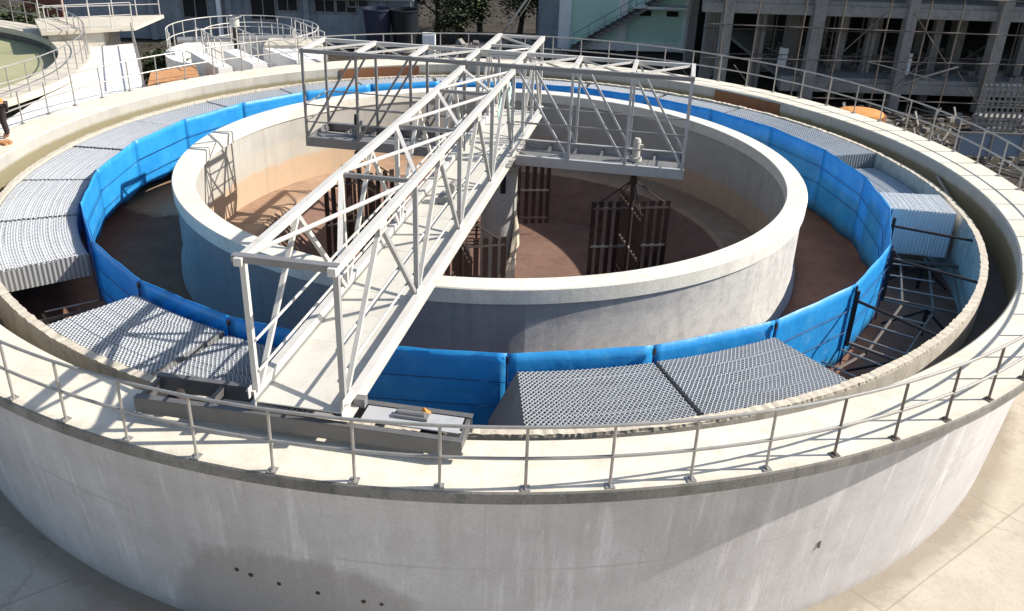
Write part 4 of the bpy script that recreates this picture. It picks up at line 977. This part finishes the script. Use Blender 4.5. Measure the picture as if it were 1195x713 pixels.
# trees: trunk, limbs and leaf clumps
def tree(x, y, h, r, label, seed):
    random.seed(seed); t = thing('tree', label, 'tree', (x, y, -4.05), 0, 'dark trees behind the far rim')
    tr = MB(); base = Vector((x, y, -4.05)); top = Vector((x + random.uniform(-.3, .3), y, -4.05 + h * .55)); tr.path([base, base.lerp(top, .5) + Vector((.1, .05, 0)), top], .22, 8, r2=.1); cen = []
    for k in range(9):
        a = k * 2.4; e = top + Vector((math.cos(a) * r * .6, math.sin(a) * r * .6, random.uniform(-.25, .4) * h * .7)); tr.tube(base.lerp(top, random.uniform(.3, .95)), e, .07, 5, r2=.02); cen.append(e)
    tr.build('trunk', M['bark'], t)
    lf = MB()
    for c in cen + [top + Vector((0, 0, h * .25))]:
        for k in range(420):
            d = Vector((random.gauss(0, 1), random.gauss(0, 1), random.gauss(0, .8))) * (r * .26); p = c + d; s = random.uniform(.07, .16)
            u = Vector((random.uniform(-1, 1), random.uniform(-1, 1), random.uniform(-.6, .6))).normalized() * s; w_ = u.cross(Vector((random.uniform(-1, 1), random.uniform(-1, 1), 1))).normalized() * s * .6
            lf.add([p - u, p + w_, p + u, p - w_], [(0, 1, 2, 3)])
    lf.build('crown', M['leaf'], t)
for i, (x, y, h, r, lab) in enumerate(((-4.2, 42, 6.5, 2.6, 'dark leafy tree at the right end of the grey building'), (-1.2, 44, 7.5, 3.0, 'tall dark tree in the gap between the grey and green buildings'), (1.6, 41.5, 6.5, 2.4, 'dark tree growing against the left side of the green building'), (-2.4, 38.5, 3.6, 1.8, 'low dark bush tree behind the rubble heap'))):
    tree(x, y, h, r, lab, 50 + i)
tree(-14.6, 17.4, 3.6, 1.25, 'dark leafy bush between the raised channel block and the flow chamber', 60)
for i, (x, y) in enumerate(((-29.5, 24.5), (-27.0, 25.0), (-24.6, 25.3))): tree(x, y, 3.9, 1.5, ('green bush at the top left corner behind the basin', 'green bush behind the middle of the basin rail', 'green bush at the right end of the row behind the basin')[i], 70 + i)

# ------------------------------------------------------------------ camera
D, H, f, p, r, yw = 24.3671, 7.7868, 1062.3861, .4624, .0369, .0276
Fv = Vector((math.sin(yw) * math.cos(p), math.cos(yw) * math.cos(p), -math.sin(p)))
Rv = Vector((math.cos(yw), -math.sin(yw), 0)); Uv = Rv.cross(Fv)
R2 = Rv * math.cos(r) + Uv * math.sin(r); U2 = -Rv * math.sin(r) + Uv * math.cos(r)
cam = bpy.data.cameras.new('camera'); co = bpy.data.objects.new('camera', cam); COL.objects.link(co)
mw = Matrix((R2, U2, -Fv)).transposed().to_4x4(); mw.translation = Vector((0, -D, H)); co.matrix_world = mw
cam.sensor_width = 36; cam.lens = 36 * f / 1195; cam.clip_end = 2000; cam.clip_start = .1
sc.camera = co

# ------------------------------------------------------------------ light
SAZ, SEL = 3.5, 36.5
sd_ = Vector((math.cos(R_(SEL)) * math.cos(R_(SAZ)), math.cos(R_(SEL)) * math.sin(R_(SAZ)), math.sin(R_(SEL))))
sun = bpy.data.lights.new('sun', 'SUN'); sun.energy = 5.0; sun.angle = R_(.53); sun.color = (1, .93, .82)
so_ = bpy.data.objects.new('sun', sun); COL.objects.link(so_); so_.rotation_euler = (-sd_).to_track_quat('-Z', 'Y').to_euler(); so_.location = sd_ * 60
w = bpy.data.worlds.new('World'); sc.world = w; w.use_nodes = True
nt = w.node_tree; bg = nt.nodes['Background']; sky = nt.nodes.new('ShaderNodeTexSky'); sky.sky_type = 'NISHITA'; sky.sun_disc = False
sky.sun_elevation = R_(SEL); sky.sun_rotation = R_(90 - SAZ); sky.altitude = 100; sky.air_density = 1.2; sky.dust_density = 1.5
nt.links.new(sky.outputs[0], bg.inputs['Color']); bg.inputs['Strength'].default_value = .098
vs_ = sc.view_settings; vs_.view_transform = 'Standard'; vs_.look = 'None'; vs_.exposure = .55; vs_.gamma = 1; vs_.use_curve_mapping = False
sc.render.engine = 'CYCLES'; sc.cycles.max_bounces = 8; sc.cycles.diffuse_bounces = 4; sc.cycles.use_denoising = True
